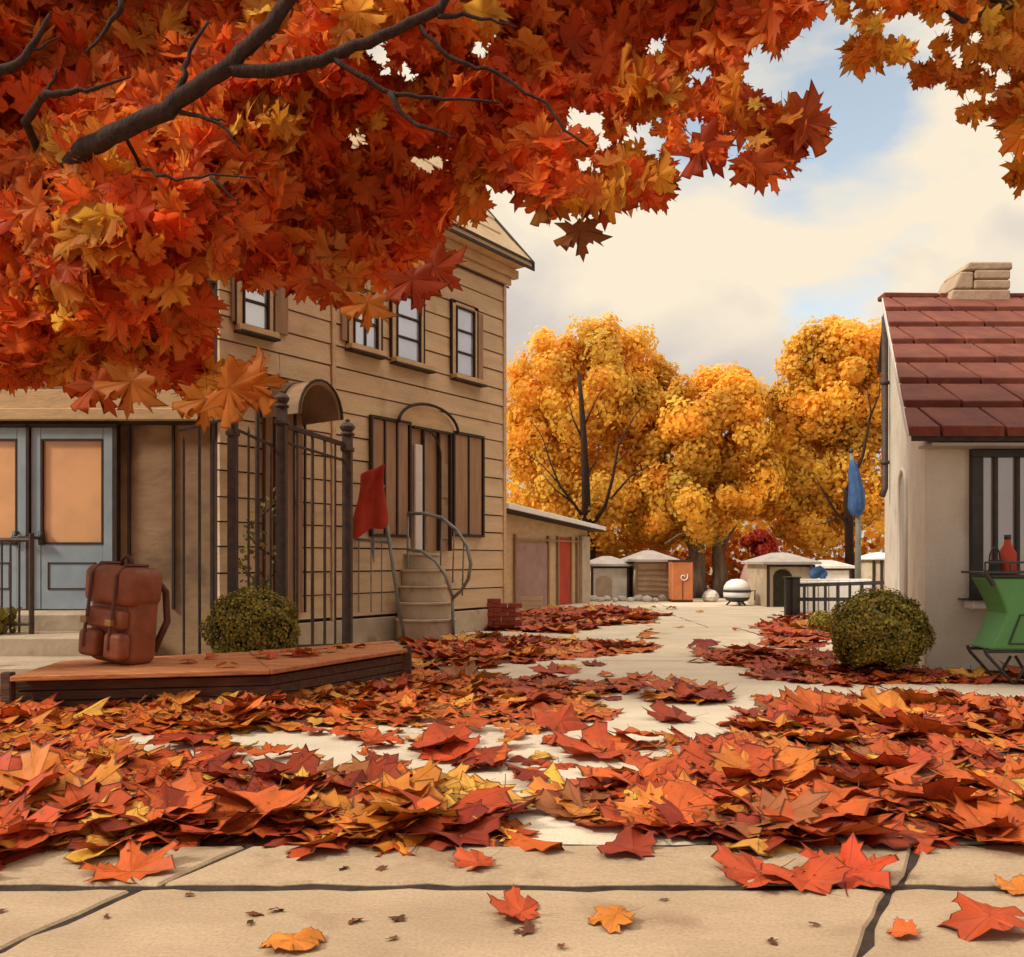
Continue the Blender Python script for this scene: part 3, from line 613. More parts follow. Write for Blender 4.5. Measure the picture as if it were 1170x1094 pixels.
# draped cloth
vs = []; NX, NZ = 9, 12
L0 = [(411, 541), (440, 529)]; L1 = [(404, 616), (440, 600)]
for j in range(NZ):
    t = j/(NZ-1)
    for i in range(NX):
        u = i/(NX-1); top = np.array(L0[0])*(1-u)+np.array(L0[1])*u; bot = np.array(L1[0])*(1-u)+np.array(L1[1])*u
        q = top*(1-t)+bot*t; q[0] += 3*math.sin(t*5+u*3)+(2 if u > .5 else -2)*math.sin(t*3); q[1] += 3*math.sin(u*9)*t
        vs.append(at(q[0], q[1], 10.22+.045*math.sin(u*11+t*2)))
b = MB(); b.add(vs, [(j*NX+i, j*NX+i+1, (j+1)*NX+i+1, (j+1)*NX+i) for j in range(NZ-1) for i in range(NX-1)])
rc = b.build('red_cloth', M['redcloth'], None, True); mm = rc.modifiers.new('s', 'SOLIDIFY'); mm.thickness = .015; mm2 = rc.modifiers.new('b', 'SUBSURF'); mm2.levels = 1; mm2.render_levels = 1
tag(rc, 'red cloth draped over the top of the grey-green metal stand', 'cloth'); rebase(rc, at(424, 575, 10.22))
# ------------------------------------------------------------------ brick pile
bk = at(565, 0, 12.6)
def copy_mesh(o, loc, rot=0):
    c = o.copy(); S.collection.objects.link(c); c.location = loc; c.rotation_euler[2] = rot; return c
b = MB(); b.box(-.1, .1, -.055, .055, 0, .062); proto = b.build('brick', M['brick'], None, bevel=.007)
first = True; k = 0
for r in range(7):
    for c in range(3 if r < 6 else 2):
        loc = (at(548, 0, 12.5).x+.207*c+(.09 if r % 2 else 0)+random.uniform(-.01, .01), 12.5+random.uniform(-.012, .012), r*.064)
        o = proto if first else copy_mesh(proto, loc); o.location = loc; o.rotation_euler[2] = random.uniform(-.05, .05); first = False
        tag(o, 'dark red brick at %s of the %s course, stack by tan house' % (('left', 'middle', 'right')[c] if r < 6 else ('left', 'right')[c], ('bottom', 'second', 'third', 'fourth', 'fifth', 'sixth', 'topmost')[r]), 'brick', 'bricks stacked at the corner of the tan house')
# ------------------------------------------------------------------ shed
shd = empty('low_shed', at(625, 0, 19).xy.to_3d(), 'low open-fronted shed with white roof edge beside the tan house', 'shed')
A = Vector(((570-CX)/F*17.2, 17.2, 0)); B = Vector(((671-CX)/F*20.6, 20.6, 0)); e1 = (B-A).normalized(); e2 = Vector((e1.y, -e1.x, 0)); LN = (B-A).length
SM = Matrix(((e1.x, e2.x, 0, A.x), (e1.y, e2.y, 0, A.y), (0, 0, 1, 0), (0, 0, 0, 1)))
def spx(px):
    u = (px-CX)/F; # A.x+e1.x t = u(A.y+e1.y t)
    return (u*A.y-A.x)/(e1.x-u*e1.y)
HT0, HT1 = 1.98, 1.72
b = MB(SM); b.box(0, LN, -2.5, 0, 0, 1.55); b.prism([(0, 1.551), (LN, 1.551), (LN, HT1), (0, HT0)], -2.5, 0, axes='xzy'); b.build('wall', M['trimtan'], shd)
b = MB(SM); b.prism([(-.2, HT0+.01), (LN+.3, HT1-.03), (LN+.3, HT1+.06), (-.2, HT0+.13)], -2.6, .35, axes='xzy'); b.build('roof', M['white'], shd, bevel=.01)
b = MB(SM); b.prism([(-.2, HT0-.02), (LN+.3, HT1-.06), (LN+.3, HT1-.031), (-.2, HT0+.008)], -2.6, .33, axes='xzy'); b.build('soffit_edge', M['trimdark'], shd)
b = MB(SM); b.box(spx(588), spx(624), .002, .03, 0, 1.35); b.build('garage_door', M['mauve'], shd)
b = MB(SM); b.box(spx(637), spx(650), .002, .03, 0, 1.5); b.build('side_door', M['redpaint'], shd)
b = MB(SM)
for p_ in (587, 625, 636, 651, 658): b.box(spx(p_)-.03, spx(p_)+.03, .002, .06, 0, 1.52)
b.box(spx(587), LN, .002, .07, 1.4, 1.44); b.build('post', M['trimbrown'], shd)
b = MB(SM); b.box(spx(661), spx(670), .002, .10, 0, 1.55); b.build('end_post', M['stone'], shd, bevel=.01)
b = MB()
cr_ = empty('wooden_crate', gnd(608, 697), 'small ochre wooden crate on the ground at the shed front', 'crate')
a = gnd(608, 698)
for zz in (.0, .1, .2):
    for yy in (-.12, .1): b.box(a.x-.2, a.x+.2, a.y+yy, a.y+yy+.02, zz+.01, zz+.08, .004)
    for xx in (-.2, .18): b.box(a.x+xx, a.x+xx+.02, a.y-.1, a.y+.1, zz+.01, zz+.08, .004)
b.box(a.x-.18, a.x+.18, a.y-.1, a.y+.1, .012, .03); b.build('slats', M['roof_tan'], cr_)
# ------------------------------------------------------------------ far huts
def hut(px0, px1, Y, zw, zr, label, wall, roofm, ov=.15, name='market_hut', dep=1.6, door=None, doorm='trimbrown', slats=False, hip=True):
    a, c = at(px0, 0, Y).x, at(px1, 0, Y).x; m = (a+c)/2; root = empty(name, (m, Y, 0), label, 'hut')
    b = MB(); b.box(a, c, Y, Y+dep, 0, zw, .01); b.build('wall', M[wall], root, bevel=.015)
    b = MB(); i = .32*(c-a) if hip else 0
    lo = [(a-ov, Y-ov), (c+ov, Y-ov), (c+ov, Y+dep+ov), (a-ov, Y+dep+ov)]; hw = (c-a)*.1 if hip else 0
    vs = [(x, y, zw+.005) for x, y in lo]+[(x, y, zw+.06) for x, y in lo]+[(m-hw, Y+dep*.35, zr), (m+hw, Y+dep*.35, zr), (m+hw, Y+dep*.65, zr), (m-hw, Y+dep*.65, zr)]
    b.add(vs, [(3, 2, 1, 0), (0, 1, 5, 4), (1, 2, 6, 5), (2, 3, 7, 6), (3, 0, 4, 7), (4, 5, 9, 8), (5, 6, 10, 9), (6, 7, 11, 10), (7, 4, 8, 11), (8, 9, 10, 11)]); b.build('roof', M[roofm], root)
    if door:
        x0, x1, z1 = a+(c-a)*door[0], a+(c-a)*door[1], door[2]
        b = MB(); P = [(x0, 0), (x1, 0), (x1, z1*.8)]+[((x0+x1)/2+(x1-x0)/2*math.cos(t), z1*.8+z1*.2*math.sin(t)) for t in np.linspace(.3, math.pi-.3, 6)]+[(x0, z1*.8)]
        b.prism(P, Y-.02, Y-.002, axes='xzy'); b.build('door', M[doorm], root)
    b = MB(); b.box(a-.02, a+.04, Y-.03, Y-.002, 0, zw); b.box(c-.04, c+.02, Y-.03, Y-.002, 0, zw); b.box(a+.04, c-.04, Y-.03, Y-.002, zw-.05, zw-.002)
    if slats:
        for k in range(6): b.box(a+.05, c-.05, Y-.03, Y-.002, zw*(.12+.13*k), zw*(.12+.13*k)+.02)
    b.build('trim', M['trimdark' if not slats else 'trimbrown'], root)
    return root
def sag(r, d): return r
hut(676, 718, 21.8, .84, 1.10, 'small whitewashed hut with grey roof just right of the shed', 'whitewash', 'greyroof', door=(.12, .55, .6), doorm='stone')
hut(727, 765, 21.3, .95, 1.24, 'slatted hut with peaked pale grey roof left of the orange box', 'stone', 'greyroof', slats=True, ov=.22)
hut(877, 930, 18.6, .90, 1.16, 'grey peaked-roof hut with dark arch left of the picket fence', 'stone', 'greyroof', door=(.12, .52, .8), doorm='core', ov=.12)
hut(940, 972, 22.5, .78, 1.0, 'low pale hut seen behind the far picket fence', 'whitewash', 'whitewash', ov=.1, door=(.6, .75, .5))
# round kiosk
kx = at(1003, 0, 17).x; ki = empty('round_kiosk', (kx, 17, 0), 'round grey kiosk with a pale shallow dome roof beside the white cottage', 'kiosk')
b = MB(); b.lathe((kx, 17, 0), [(.30, 0), (.30, 1.0)], 20); b.build('wall', M['stone'], ki, True)
b = MB(); b.lathe((kx, 17, 1.0), [(.37, 0), (.38, .03), (.30, .08), (.15, .13), (.02, .15)], 20); b.build('roof', M['white'], ki, True)
b = MB()
for a_ in (-2.2, -1.75, -1.3, -.9): b.box(kx+.31*math.cos(a_)-.02, kx+.31*math.cos(a_)+.02, 17+.31*math.sin(a_)-.02, 17+.31*math.sin(a_)+.02, 0, .99)
b.build('post', M['trimdark'], ki)
# orange box cabinet with white swirl
ox0, ox1, OY = at(768, 0, 20.6).x, at(792, 0, 20.6).x, 20.6
oc = empty('orange_cabinet', ((ox0+ox1)/2, OY, 0), 'orange upright cabinet with a white swirl mark between the slatted hut and the tree trunks', 'cabinet')
b = MB(); b.box(ox0, ox1, OY, OY+.5, .05, .97); b.build('body', M['orange'], oc, bevel=.02)
b = MB(); b.box(ox0-.02, ox1+.02, OY-.02, OY+.52, .971, 1.0); b.box(ox0, ox1, OY+.02, OY+.48, 0, .049); b.box((ox0+ox1)/2-.008, (ox0+ox1)/2+.008, OY-.008, OY-.001, .06, .5); b.build('edge', M['trimdark'], oc)
b = MB(); cxm = (ox0+ox1)/2; b.tube([(cxm+.02+(.02+.012*t)*math.cos(t), OY-.012, .60+(.02+.012*t)*math.sin(t)) for t in np.linspace(0, 7, 22)], .012, 5); b.build('swirl_mark', M['white'], oc)
# pink tent
tx = at(862, 0, 21.5).x; te = empty('rounded_tent', (tx, 21.5, 0), 'dusky pink rounded tent behind the white-lidded kettle grill', 'tent')
b = MB(); b.lathe((tx, 21.5, 0), [(.34, 0), (.35, .3), (.33, .6), (.25, .85), (.12, .98), (.01, 1.02)], 16); b.build('canvas', M['mauve'], te, True)
b = MB(); b.prism([(tx-.1, 0), (tx+.06, 0), (tx-.02, .5)], 21.12, 21.14, axes='xzy'); b.build('flap', M['roof_tan'], te)
# leaning board
b = MB(); a = gnd(868, 690); b.add([(a.x-.25, a.y, 0), (a.x-.17, a.y, 0), (a.x+.22, a.y+.1, .42), (a.x+.14, a.y+.1, .46), (a.x-.25, a.y+.03, 0), (a.x-.17, a.y+.03, 0), (a.x+.22, a.y+.13, .42), (a.x+.14, a.y+.13, .46)], [(0, 1, 2, 3), (7, 6, 5, 4), (0, 4, 5, 1), (1, 5, 6, 2), (2, 6, 7, 3), (3, 7, 4, 0)])
tag(rebase(b.build('tan_plank', M['orange'], None), (a.x, a.y, 0)), 'slanting orange-tan plank propped up right of the kettle grill', 'plank')
# blue tarp on hut
vs = []; 
for j in range(6):
    for i in range(6):
        u, t = i/5, j/5; vs.append(at(926+18*u+2*math.sin(t*6), 646+4*u+14*t+2*math.sin(u*8), 18.4+.05*math.sin(u*9+t*4)))
b = MB(); b.add(vs, [(j*6+i, j*6+i+1, (j+1)*6+i+1, (j+1)*6+i) for j in range(5) for i in range(5)]); bt = b.build('blue_cloth', M['bluecloth'], None, True); bt.modifiers.new('s', 'SOLIDIFY').thickness = .02
tag(rebase(bt, at(935, 653, 18.4)), 'crumpled blue cloth hanging at the right end of the grey peaked-roof hut', 'cloth')
# pale stones along the far huts
def rockmesh(r, seed):
    bm = bmesh.new(); bmesh.ops.create_icosphere(bm, subdivisions=2, radius=1); rg = random.Random(seed)
    ph = [rg.uniform(0, 6) for _ in range(3)]
    for v in bm.verts: v.co *= 1+.16*math.sin(3*v.co.x+ph[0])+.13*math.sin(4*v.co.y+ph[1])*math.cos(3*v.co.z+ph[2]); v.co.z = v.co.z*.7+.5; v.co *= r
    me = bpy.data.meshes.new('stone'); bm.to_mesh(me); bm.free(); me.materials.append(M['rock']); return me
rm = [rockmesh(1, k) for k in range(4)]
def stone(px, py, r, k, sz=1): o = bpy.data.objects.new('stone', rm[k % 4]); S.collection.objects.link(o); p = gnd(px, py); o.location = p; o.scale = (r, r, r*sz); o.rotation_euler[2] = k; return o
for k, (px, py, r, lb) in enumerate([(676, 687, .13, 'at the left end, nearest the shed corner'), (686, 688, .09, 'small, second from the left'), (694, 687, .11, 'third from the left, before the whitewashed hut'), (703, 688, .08, 'small, fourth from the left'), (711, 687, .12, 'fifth from the left, by the whitewashed hut corner'), (720, 688, .09, 'small, in the gap between the two left huts'), (729, 687, .13, 'at the left corner of the slatted hut'), (739, 688, .12, 'before the middle of the slatted hut'), (749, 688, .09, 'small, right of middle before the slatted hut'), (757, 687, .13, 'right end, before the slatted hut beside the orange cabinet'), (780, 688, .07, 'tiny, at the foot of the orange cabinet'), (845, 691, .07, 'tiny, under the round kettle grill'), (690, 684, .18, 'large, set back against the whitewashed hut'), (712, 684, .17, 'large, set back by the whitewashed hut corner')]):
    tag(stone(px, py, r, k), 'pale stone ' + lb, 'stone', 'pale stones in front of the far huts')
tag(stone(813, 688, .19, 2, 1.3), 'big pale boulder between the two grey tree trunks', 'boulder')
# kettle grill
gx = at(842, 0, 19.2).x; kg = empty('kettle_grill', (gx, 19.2, 0), 'black round kettle grill with white domed lid at the far end of the alley', 'grill')
b = MB(); b.lathe((gx, 19.2, .345), [(.295, 0), (.28, .08), (.22, .17), (.12, .225), (.01, .24)], 18); b.build('lid', M['white'], kg, True)
b = MB(); b.lathe((gx, 19.2, .08), [(.14, 0), (.24, .04), (.28, .10)], 18); b.build('bowl', M['black'], kg, True)
b = MB(); b.lathe((gx, 19.2, .185), [(.28, 0), (.295, .05), (.295, .11)], 18); b.build('bowl_band', M['white'], kg, True)
b = MB(); b.lathe((gx, 19.2, .30), [(.305, 0), (.31, .02), (.30, .042)], 18); b.build('rim', M['black'], kg, True)
for k in range(3): a_ = k*2.1+.5; b = MB(); b.tube([(gx+.12*math.cos(a_), 19.2+.12*math.sin(a_), .12), (gx+.24*math.cos(a_), 19.2+.24*math.sin(a_), 0)], .02, 6); b.build('leg', M['black'], kg)
b = MB(); b.tube([(gx+.29, 19.1, .32), (gx+.37, 19.1, .34), (gx+.36, 19.1, .12)], .014, 6); b.build('handle', M['black'], kg)
# picket fence, dark
pf = empty('picket_fence', gnd(940, 708), 'dark low picket fence in front of white panels right of the alley', 'fence')
def pfY(px): return 14.8-(px-900)/90*.9
b = MB()
for p_, r in ((901, .06), (909, .06)):
    Y = pfY(p_); a = at(p_, 661, Y); b.box(a.x-r, a.x+r, Y-r, Y+r, 0, a.z); b.box(a.x-r*1.3, a.x+r*1.3, Y-r*1.3, Y+r*1.3, a.z+.001, a.z+.03)
b.build('post', M['black'], pf, bevel=.008)
for y0, y1 in ((669, 666), (685, 685)):
    b = MB(); b.bar(at(911, y0, pfY(911)), at(1010, y1, pfY(1010)), .03, .06); b.build('rail', M['black'], pf)
for p_ in (919, 930, 943, 957, 971, 985, 998):
    b = MB(); Y = pfY(p_)-.04; a = at(p_, 667, Y); b.box(a.x-.02, a.x+.02, Y-.012, Y+.012, .0, a.z); b.build('picket', M['black'], pf)
b = MB()
for k in range(7): a, c = at(912+k*12, 0, 15.6).x, at(922.5+k*12, 0, 15.6).x; b.box(a, c, 15.6, 15.66, .08, .62)
b.box(at(910, 0, 15.6).x, at(998, 0, 15.6).x, 15.67, 15.72, .03, .66)
wp = b.build('white_fence', M['white'], None, bevel=.01); tag(rebase(wp, (at(950, 0, 15.6).x, 15.6, 0)), 'low white board fence standing behind the dark picket fence', 'fence')
# pole with furled flag
fx = at(980, 0, 16).x; pl = empty('flag_pole', (fx, 16, 0), 'slim grey pole rising in front of the yellow trees near the cottage', 'pole')
b = MB(); b.tube([(fx, 16, 0), (fx+.01, 16, 1.7), (fx-.12, 16, 2.95)], [.06, .05, .03], 10); b.build('shaft', M['steel'], pl, True)
b = MB(); b.lathe((fx-.12, 16, 2.95), [(.03, 0), (.05, .03), (.04, .07), (.01, .1)], 8); b.build('finial', M['black'], pl, True)
b = MB(); prof = [(.02, 0), (.09, .05), (.13, .18), (.12, .45), (.09, .8), (.05, 1.0), (.02, 1.05)]
vs = []; n = 16
for r, z in prof:
    for k in range(n): a_ = 2*math.pi*k/n; rr = r*(1+.28*math.sin(5*a_+z*3)); vs.append((fx-.03+rr*math.cos(a_)+.02*math.sin(z*4)-z*.07, 15.95+rr*math.sin(a_), 1.78+z))
b.add(vs, [(i*n+k, i*n+(k+1) % n, (i+1)*n+(k+1) % n, (i+1)*n+k) for i in range(len(prof)-1) for k in range(n)]+[tuple(range(n))[::-1], tuple((len(prof)-1)*n+k for k in range(n))])
fl = b.build('furled_flag', M['bluecloth'], None, True); tag(rebase(fl, (fx, 15.95, 1.78)), 'furled blue flag hanging down the slim grey pole', 'flag')
# ------------------------------------------------------------------ white cottage
AX, AY = 3.68, 7.8; EZ = 2.12
cot = empty('white_cottage', (AX, AY, 0), 'white stuccoed cottage with steep dark red tiled roof and stone chimney', 'cottage')
def ex(Y): return AX+(Y-AY)/3.0
YR, YB = 10.8, 11.7
vs = [(ex(AY), AY, 0), (ex(AY), AY, EZ), (ex(YR), YR, 4.12), (ex(YB), YB, 3.55), (ex(YB), YB, 0)]; n = 5
vs2 = [(8.8, y, z) for x, y, z in vs]
MB().add(vs+vs2, [tuple(range(n)), tuple(range(n, 2*n))[::-1]]+[(i, n+i, n+(i+1) % n, (i+1) % n) for i in range(n)]).build('wall', M['stucco'], cot, bevel=.02)
sloperise = (4.26-2.10)/(10.85-7.52)
def rz(Y): return 2.10+(Y-7.52)*sloperise
def rxl(Y): return 3.43+(Y-7.52)*.357
b = MB()
vs = [(rxl(7.52), 7.52, rz(7.52)-.03), (rxl(10.85), 10.85, rz(10.85)-.03), (rxl(10.85)+.35, 11.9, 3.6)]; t_ = .05
P = [vs[0], vs[1], vs[2], (vs[2][0], vs[2][1], vs[2][2]-t_), (vs[1][0], vs[1][1], vs[1][2]-t_), (vs[0][0], vs[0][1], vs[0][2]-t_)]
Q = [(9.1, y, z) for x, y, z in P]; n = 6
b.add(P+Q, [(0, 1, 4, 5), (1, 2, 3, 4), (6, 11, 10, 7), (7, 10, 9, 8)]+[(i, n+i, n+(i+1) % n, (i+1) % n) for i in range(n)])
rf = b.build('roof', M['trimdark'], cot)
b = MB(); rows = 7
for r in range(rows):
    y0 = 7.50+(10.86-7.50)*r/rows; y1 = 7.50+(10.86-7.50)*(r+1)/rows-.035
    x = rxl(y0)-.02; k = 0; wd_ = .54; x0 = x
    x1 = x0+(.54 if r % 2 else .27)+random.uniform(-.03, .03)
    while x0 < 9.0:
        h = random.uniform(0, .012); z0 = rz(y0); z1 = rz(y1); sk = 0
        xa0, xb0 = x0, x1-.016; dx = (rxl(y1)-rxl(y0)) if k == 0 else 0
        xb0 -= .006; b.add([(xa0, y0, z0-.03), (xb0, y0, z0-.03), (xb0, y1, z1-.03), (xa0+dx, y1, z1-.03), (xa0, y0, z0+.05+h), (xb0, y0, z0+.05+h), (xb0, y1, z1+.012), (xa0+dx, y1, z1+.012)],
              [(0, 3, 2, 1), (4, 5, 6, 7), (0, 1, 5, 4), (3, 7, 6, 2), (0, 4, 7, 3), (1, 2, 6, 5)])
        x0 = x1; x1 = x0+wd_+random.uniform(-.05, .05); k += 1
b.build('tile', M['tile'], rf, bevel=.012, seg=2)
b = MB(); x = rxl(10.85)-.03
while x < 9: b.box(x, x+.68, 10.80, 10.99, 4.235, 4.30, .006); x += .69
b.build('ridge_tile', M['tile'], rf, bevel=.012)
b = MB(); b.add([(rxl(7.52)-.035, 7.51, 2.0), (rxl(7.52)-.005, 7.51, 2.0), (rxl(10.85)-.005, 10.85, 4.16), (rxl(10.85)-.035, 10.85, 4.16), (rxl(7.52)-.035, 7.51, 2.09), (rxl(7.52)-.005, 7.51, 2.09), (rxl(10.85)-.005, 10.85, 4.25), (rxl(10.85)-.035, 10.85, 4.25)],
              [(0, 3, 2, 1), (4, 5, 6, 7), (0, 1, 5, 4), (3, 7, 6, 2), (0, 4, 7, 3), (1, 2, 6, 5)]); b.build('bargeboard', M['white'], rf)
b = MB(); b.box(3.62, 9.1, 7.535, 7.795, 1.985, 2.01); b.build('soffit', M['greyroof'], cot)
# chimney
ch = MB(); cz = 4.12; xa, xb = 5.34, 6.10
for (p, z0, z1) in (([(xa, 0), (xb, 0), (xb, .16), (xa+.05, .16)], 0, 0), ([(xa+.055, .165), (xa+.30, .165), (xa+.31, .38), (xa+.15, .38)], 0, 0), ([(xa+.31, .165), (xb, .165), (xb, .28), (xa+.315, .28)], 0, 0), ([(xa+.32, .285), (xb, .285), (xb, .40), (xa+.325, .40)], 0, 0), ([(xa+.16, .385), (xb+.03, .405), (xb+.02, .50), (xa+.26, .50)], 0, 0)):
    ch.prism([(u, cz+v+.03) for u, v in p], 10.7, 11.2, axes='xzy')
co = ch.build('chimney', M['chim'], cot, bevel=.025, seg=3)
MB().box(xa+.46, xb-.02, 10.74, 11.12, cz, cz+.48).build('chimney_mortar', M['trimdark'], co)
# front window
wx0, wx1, wz0, wz1 = at(1107, 0, AY).x, 5.3, .66, 2.0-.02
f = MB()
for x0_, x1_, z0_, z1_ in ((wx0, wx0+.10, wz0, wz1-.07), (wx1-.1, wx1, wz0, wz1-.07), (wx0, wx1, wz1-.069, wz1), (wx0+.101, wx1-.101, wz0, wz0+.05)): f.box(x0_, x1_, AY-.06, AY-.001, z0_, z1_)
for p_ in (1135, 1160, 1192, 1222): xx = at(p_, 0, AY).x; f.box(xx-.017, xx+.017, AY-.05, AY-.02, wz0+.05, wz1-.07)
wf = f.build('window', M['black'], cot, bevel=.004)
MB().box(wx0+.1, wx1-.1, AY-.018, AY-.002, wz0+.05, wz1-.069).build('pane', M['paneyard'], wf)
b = MB(); b.box(wx0-.05, wx1+.05, AY-.17, AY-.001, wz0-.09, wz0-.012); b.build('sill', M['white'], wf, bevel=.01)
b = MB(); b.box(wx0-.10, wx0+.12, AY-.20, AY-.172, wz0-.01, wz0+.012); b.box(wx0-.10, wx1+.05, AY-.171, AY-.001, wz0-.0119, wz0-.001); b.build('sill_edge', M['black'], wf)
# slit niche on the end wall
def ew(k, z, o): # k along wall by Y, o outward
    nn = Vector((-3, 1, 0)).normalized(); return Vector((ex(k), k, z))+nn*o
b = MB(); P = [(9.12, .45), (9.80, .45), (9.80, 1.80), (9.68, 1.93), (9.46, 1.98), (9.24, 1.93), (9.12, 1.80)]
b.add([ew(y, z, .004) for y, z in P]+[ew(y, z, -.03) for y, z in P], [tuple(range(7))]+[(i, (i+1) % 7, 7+(i+1) % 7, 7+i) for i in range(7)]); nw = b.build('slit_window', M['greyroof'], cot)
b = MB(); P2 = [ew(y, z, .012) for y, z in P]; b.tube(P2+[P2[0]], .022, 6); b.build('slit_frame', M['stucco'], nw, True)
# downpipe
b = MB(); q = ew(10.95, 0, .06); b.tube([(q.x, q.y, 4.05), (q.x, q.y, 1.9), (q.x-.05, q.y-.03, 1.8)], .042, 8)
for zz in (2.2, 3.2): b.lathe((q.x, q.y, zz), [(.055, 0), (.055, .04)], 10)
b.build('downpipe', M['iron'], cot, True)
# ------------------------------------------------------------------ green stove stand at right edge
GY = 7.15; g0 = at(1168, 0, GY).x
gs = empty('green_stove', (g0, GY, 0), 'green hourglass-shaped enamel stove on black crossed legs below the cottage window', 'stove')
hw = .34
def hg(z):
    t = (z-.30)/.58; return .21+.14*abs(2*t-.95)**1.3
b = MB(); zs = np.linspace(.28, .86, 13)
P = [(g0-hg(z), z) for z in zs]+[(g0+hg(z), z) for z in zs[::-1]]; b.prism(P, GY-.16, GY+.16, axes='xzy'); b.build('body', M['green'], gs, bevel=.025, seg=3)
b = MB(); P = [(g0-.20, .33), (g0+.20, .33), (g0+.11, .56), (g0-.11, .56)]
b.tube([(x, GY-.165, z) for x, z in P+P[:1]], .008, 6); dd = b.build('door_rim', M['black'], gs)
b = MB(); b.lathe((g0+.06, GY-.17, .60), [(.02, 0), (.024, .02), (.01, .04)], 8); b.build('knob', M['black'], gs)
b = MB(); b.tube([(g0-.40, GY-.18, .90), (g0+.40, GY-.18, .90), (g0+.40, GY+.18, .90), (g0-.40, GY+.18, .90), (g0-.40, GY-.18, .90)], .012, 6)
b.box(g0-.34, g0+.34, GY-.17, GY+.17, .861, .878); b.tube([(g0-.33, GY-.17, .80), (g0-.40, GY-.18, .90)], .02, 6)
for xx in (-.4, -.2, 0, .2, .4): b.tube([(g0+xx, GY-.18, .90), (g0+xx, GY-.18, .98)], .008, 6)
b.tube([(g0-.40, GY-.18, .98), (g0+.40, GY-.18, .98)], .010, 6); b.build('rack', M['black'], gs)
b = MB()
for yy in (-.13, .13):
    for s_ in (-1, 1): b.tube([(g0+s_*.38, GY+yy, .29), (g0+s_*.36, GY+yy, .24), (g0+s_*.14, GY+yy, 0), (g0+s_*.02, GY+yy, .20)], .014, 6)
    b.tube([(g0-.38, GY+yy, .265), (g0+.38, GY+yy, .265)], .014, 6)
b.build('leg', M['black'], gs)
bo = empty('bottle', (g0-.12, GY, .88), 'dark red bottle standing on top of the green stove', 'bottle')
b = MB(); b.lathe((g0-.12, GY, .88), [(.055, 0), (.065, .02), (.065, .18), (.03, .24), (.022, .29)], 12); b.build('glass', M['redpaint'], bo, True)
b = MB(); b.lathe((g0-.12, GY, 1.17), [(.026, 0), (.026, .035)], 10); b.build('cap', M['black'], bo, True)
kt = empty('small_pot', (g0-.24, GY-.03, .88), 'small dark pot with a looped handle beside the red bottle', 'pot')
b = MB(); b.lathe((g0-.24, GY-.03, .88), [(.04, 0), (.048, .03), (.045, .11), (.05, .12)], 12); b.build('bowl', M['black'], kt, True)
b = MB(); b.tube([(g0-.24+.045*math.cos(a_), GY-.03, 1.0+.10*math.sin(a_)) for a_ in np.linspace(0, math.pi, 9)], .007, 6); b.build('handle', M['black'], kt)
# ------------------------------------------------------------------ far trees
YC = [(.95, .60, .085), (.96, .63, .095), (.94, .55, .075), (.96, .66, .11), (.93, .50, .065)]
def far_tree(name, label, blobs, trunk, limbs, n, ls, cols, Y, bark='bark', trr=.13, seed=0, group=None):
    rg = random.Random(seed); base = gnd(trunk[0], HY+1000/Y); base.y = Y; base.z = 0; base.x = at(trunk[0], 0, Y).x
    root = empty(name, base, label, 'tree', group)
    it = []
    tot = sum(b_[2]*b_[3] for b_ in blobs)
    for (cx, cy, rx, ry, dy) in blobs:
        c = at(cx, cy, Y+dy); k = Y/F; Rx, Rz = rx*k, ry*k; Ry = Rx*.8
        m = max(16, int(Rx*Rz*14)); subs = []
        for _ in range(m):
            th = rg.uniform(0, 2*math.pi); ph = math.acos(rg.uniform(-1, 1)); q = rg.uniform(.5, .93)
            subs.append((Vector((c.x+Rx*q*math.sin(ph)*math.cos(th), c.y+Ry*q*math.sin(ph)*math.sin(th), c.z+Rz*q*math.cos(ph))), rg.uniform(.32, .62)*min(1, Rx/1.3), rg.choice(cols), c))
        for _ in range(int(n*rx*ry/tot)):
            sc, sr, scol, c = rg.choice(subs); d = Vector((rg.gauss(0, 1), rg.gauss(0, 1), rg.gauss(0, 1))).normalized(); p = sc+d*sr*rg.uniform(.45, 1.05)
            if p.z < .5: continue
            d2 = (d*.7+(p-c).normalized()*.6+Vector((rg.gauss(0, .3), rg.gauss(0, .3), rg.gauss(0, .3)))).normalized()
            Rm = np.array(d2.to_track_quat('Z', 'Y').to_matrix() @ Matrix.Rotation(rg.uniform(0, 6.3), 3, 'Z'))
            it.append((p, Rm, ls*rg.uniform(.7, 1.6), jc(scol if rg.random() < .7 else rg.choice(cols), .10), 0))
    bulk('crown', RO, it, M['leaff'], root)
    b = MB(); tp = [at(px, py, Y+o) for px, py, o in trunk[1]]; tp = [Vector((tp[0].x, tp[0].y, -.05))]+tp; k = len(tp); b.tube(tp, [trr*1.4]+[trr*(1-.9*i/(k-1) if k > 5 else 1-.4*i/k) for i in range(k-1)], 10)
    b.build('trunk', M[bark], root, True)
    for lm, r in limbs:
        b = MB(); pts = [at(px, py, Y+o) for px, py, o in lm]
        for i in range(1, len(pts)-1): pts[i] = pts[i]+Vector((rg.gauss(0, .02), 0, rg.gauss(0, .02)))
        b.tube(pts, [max(.008, r*(1-.85*i/(len(pts)-1))) for i in range(len(pts))], 6); b.build('limb', M[bark], root, True)
FRN = -2.35
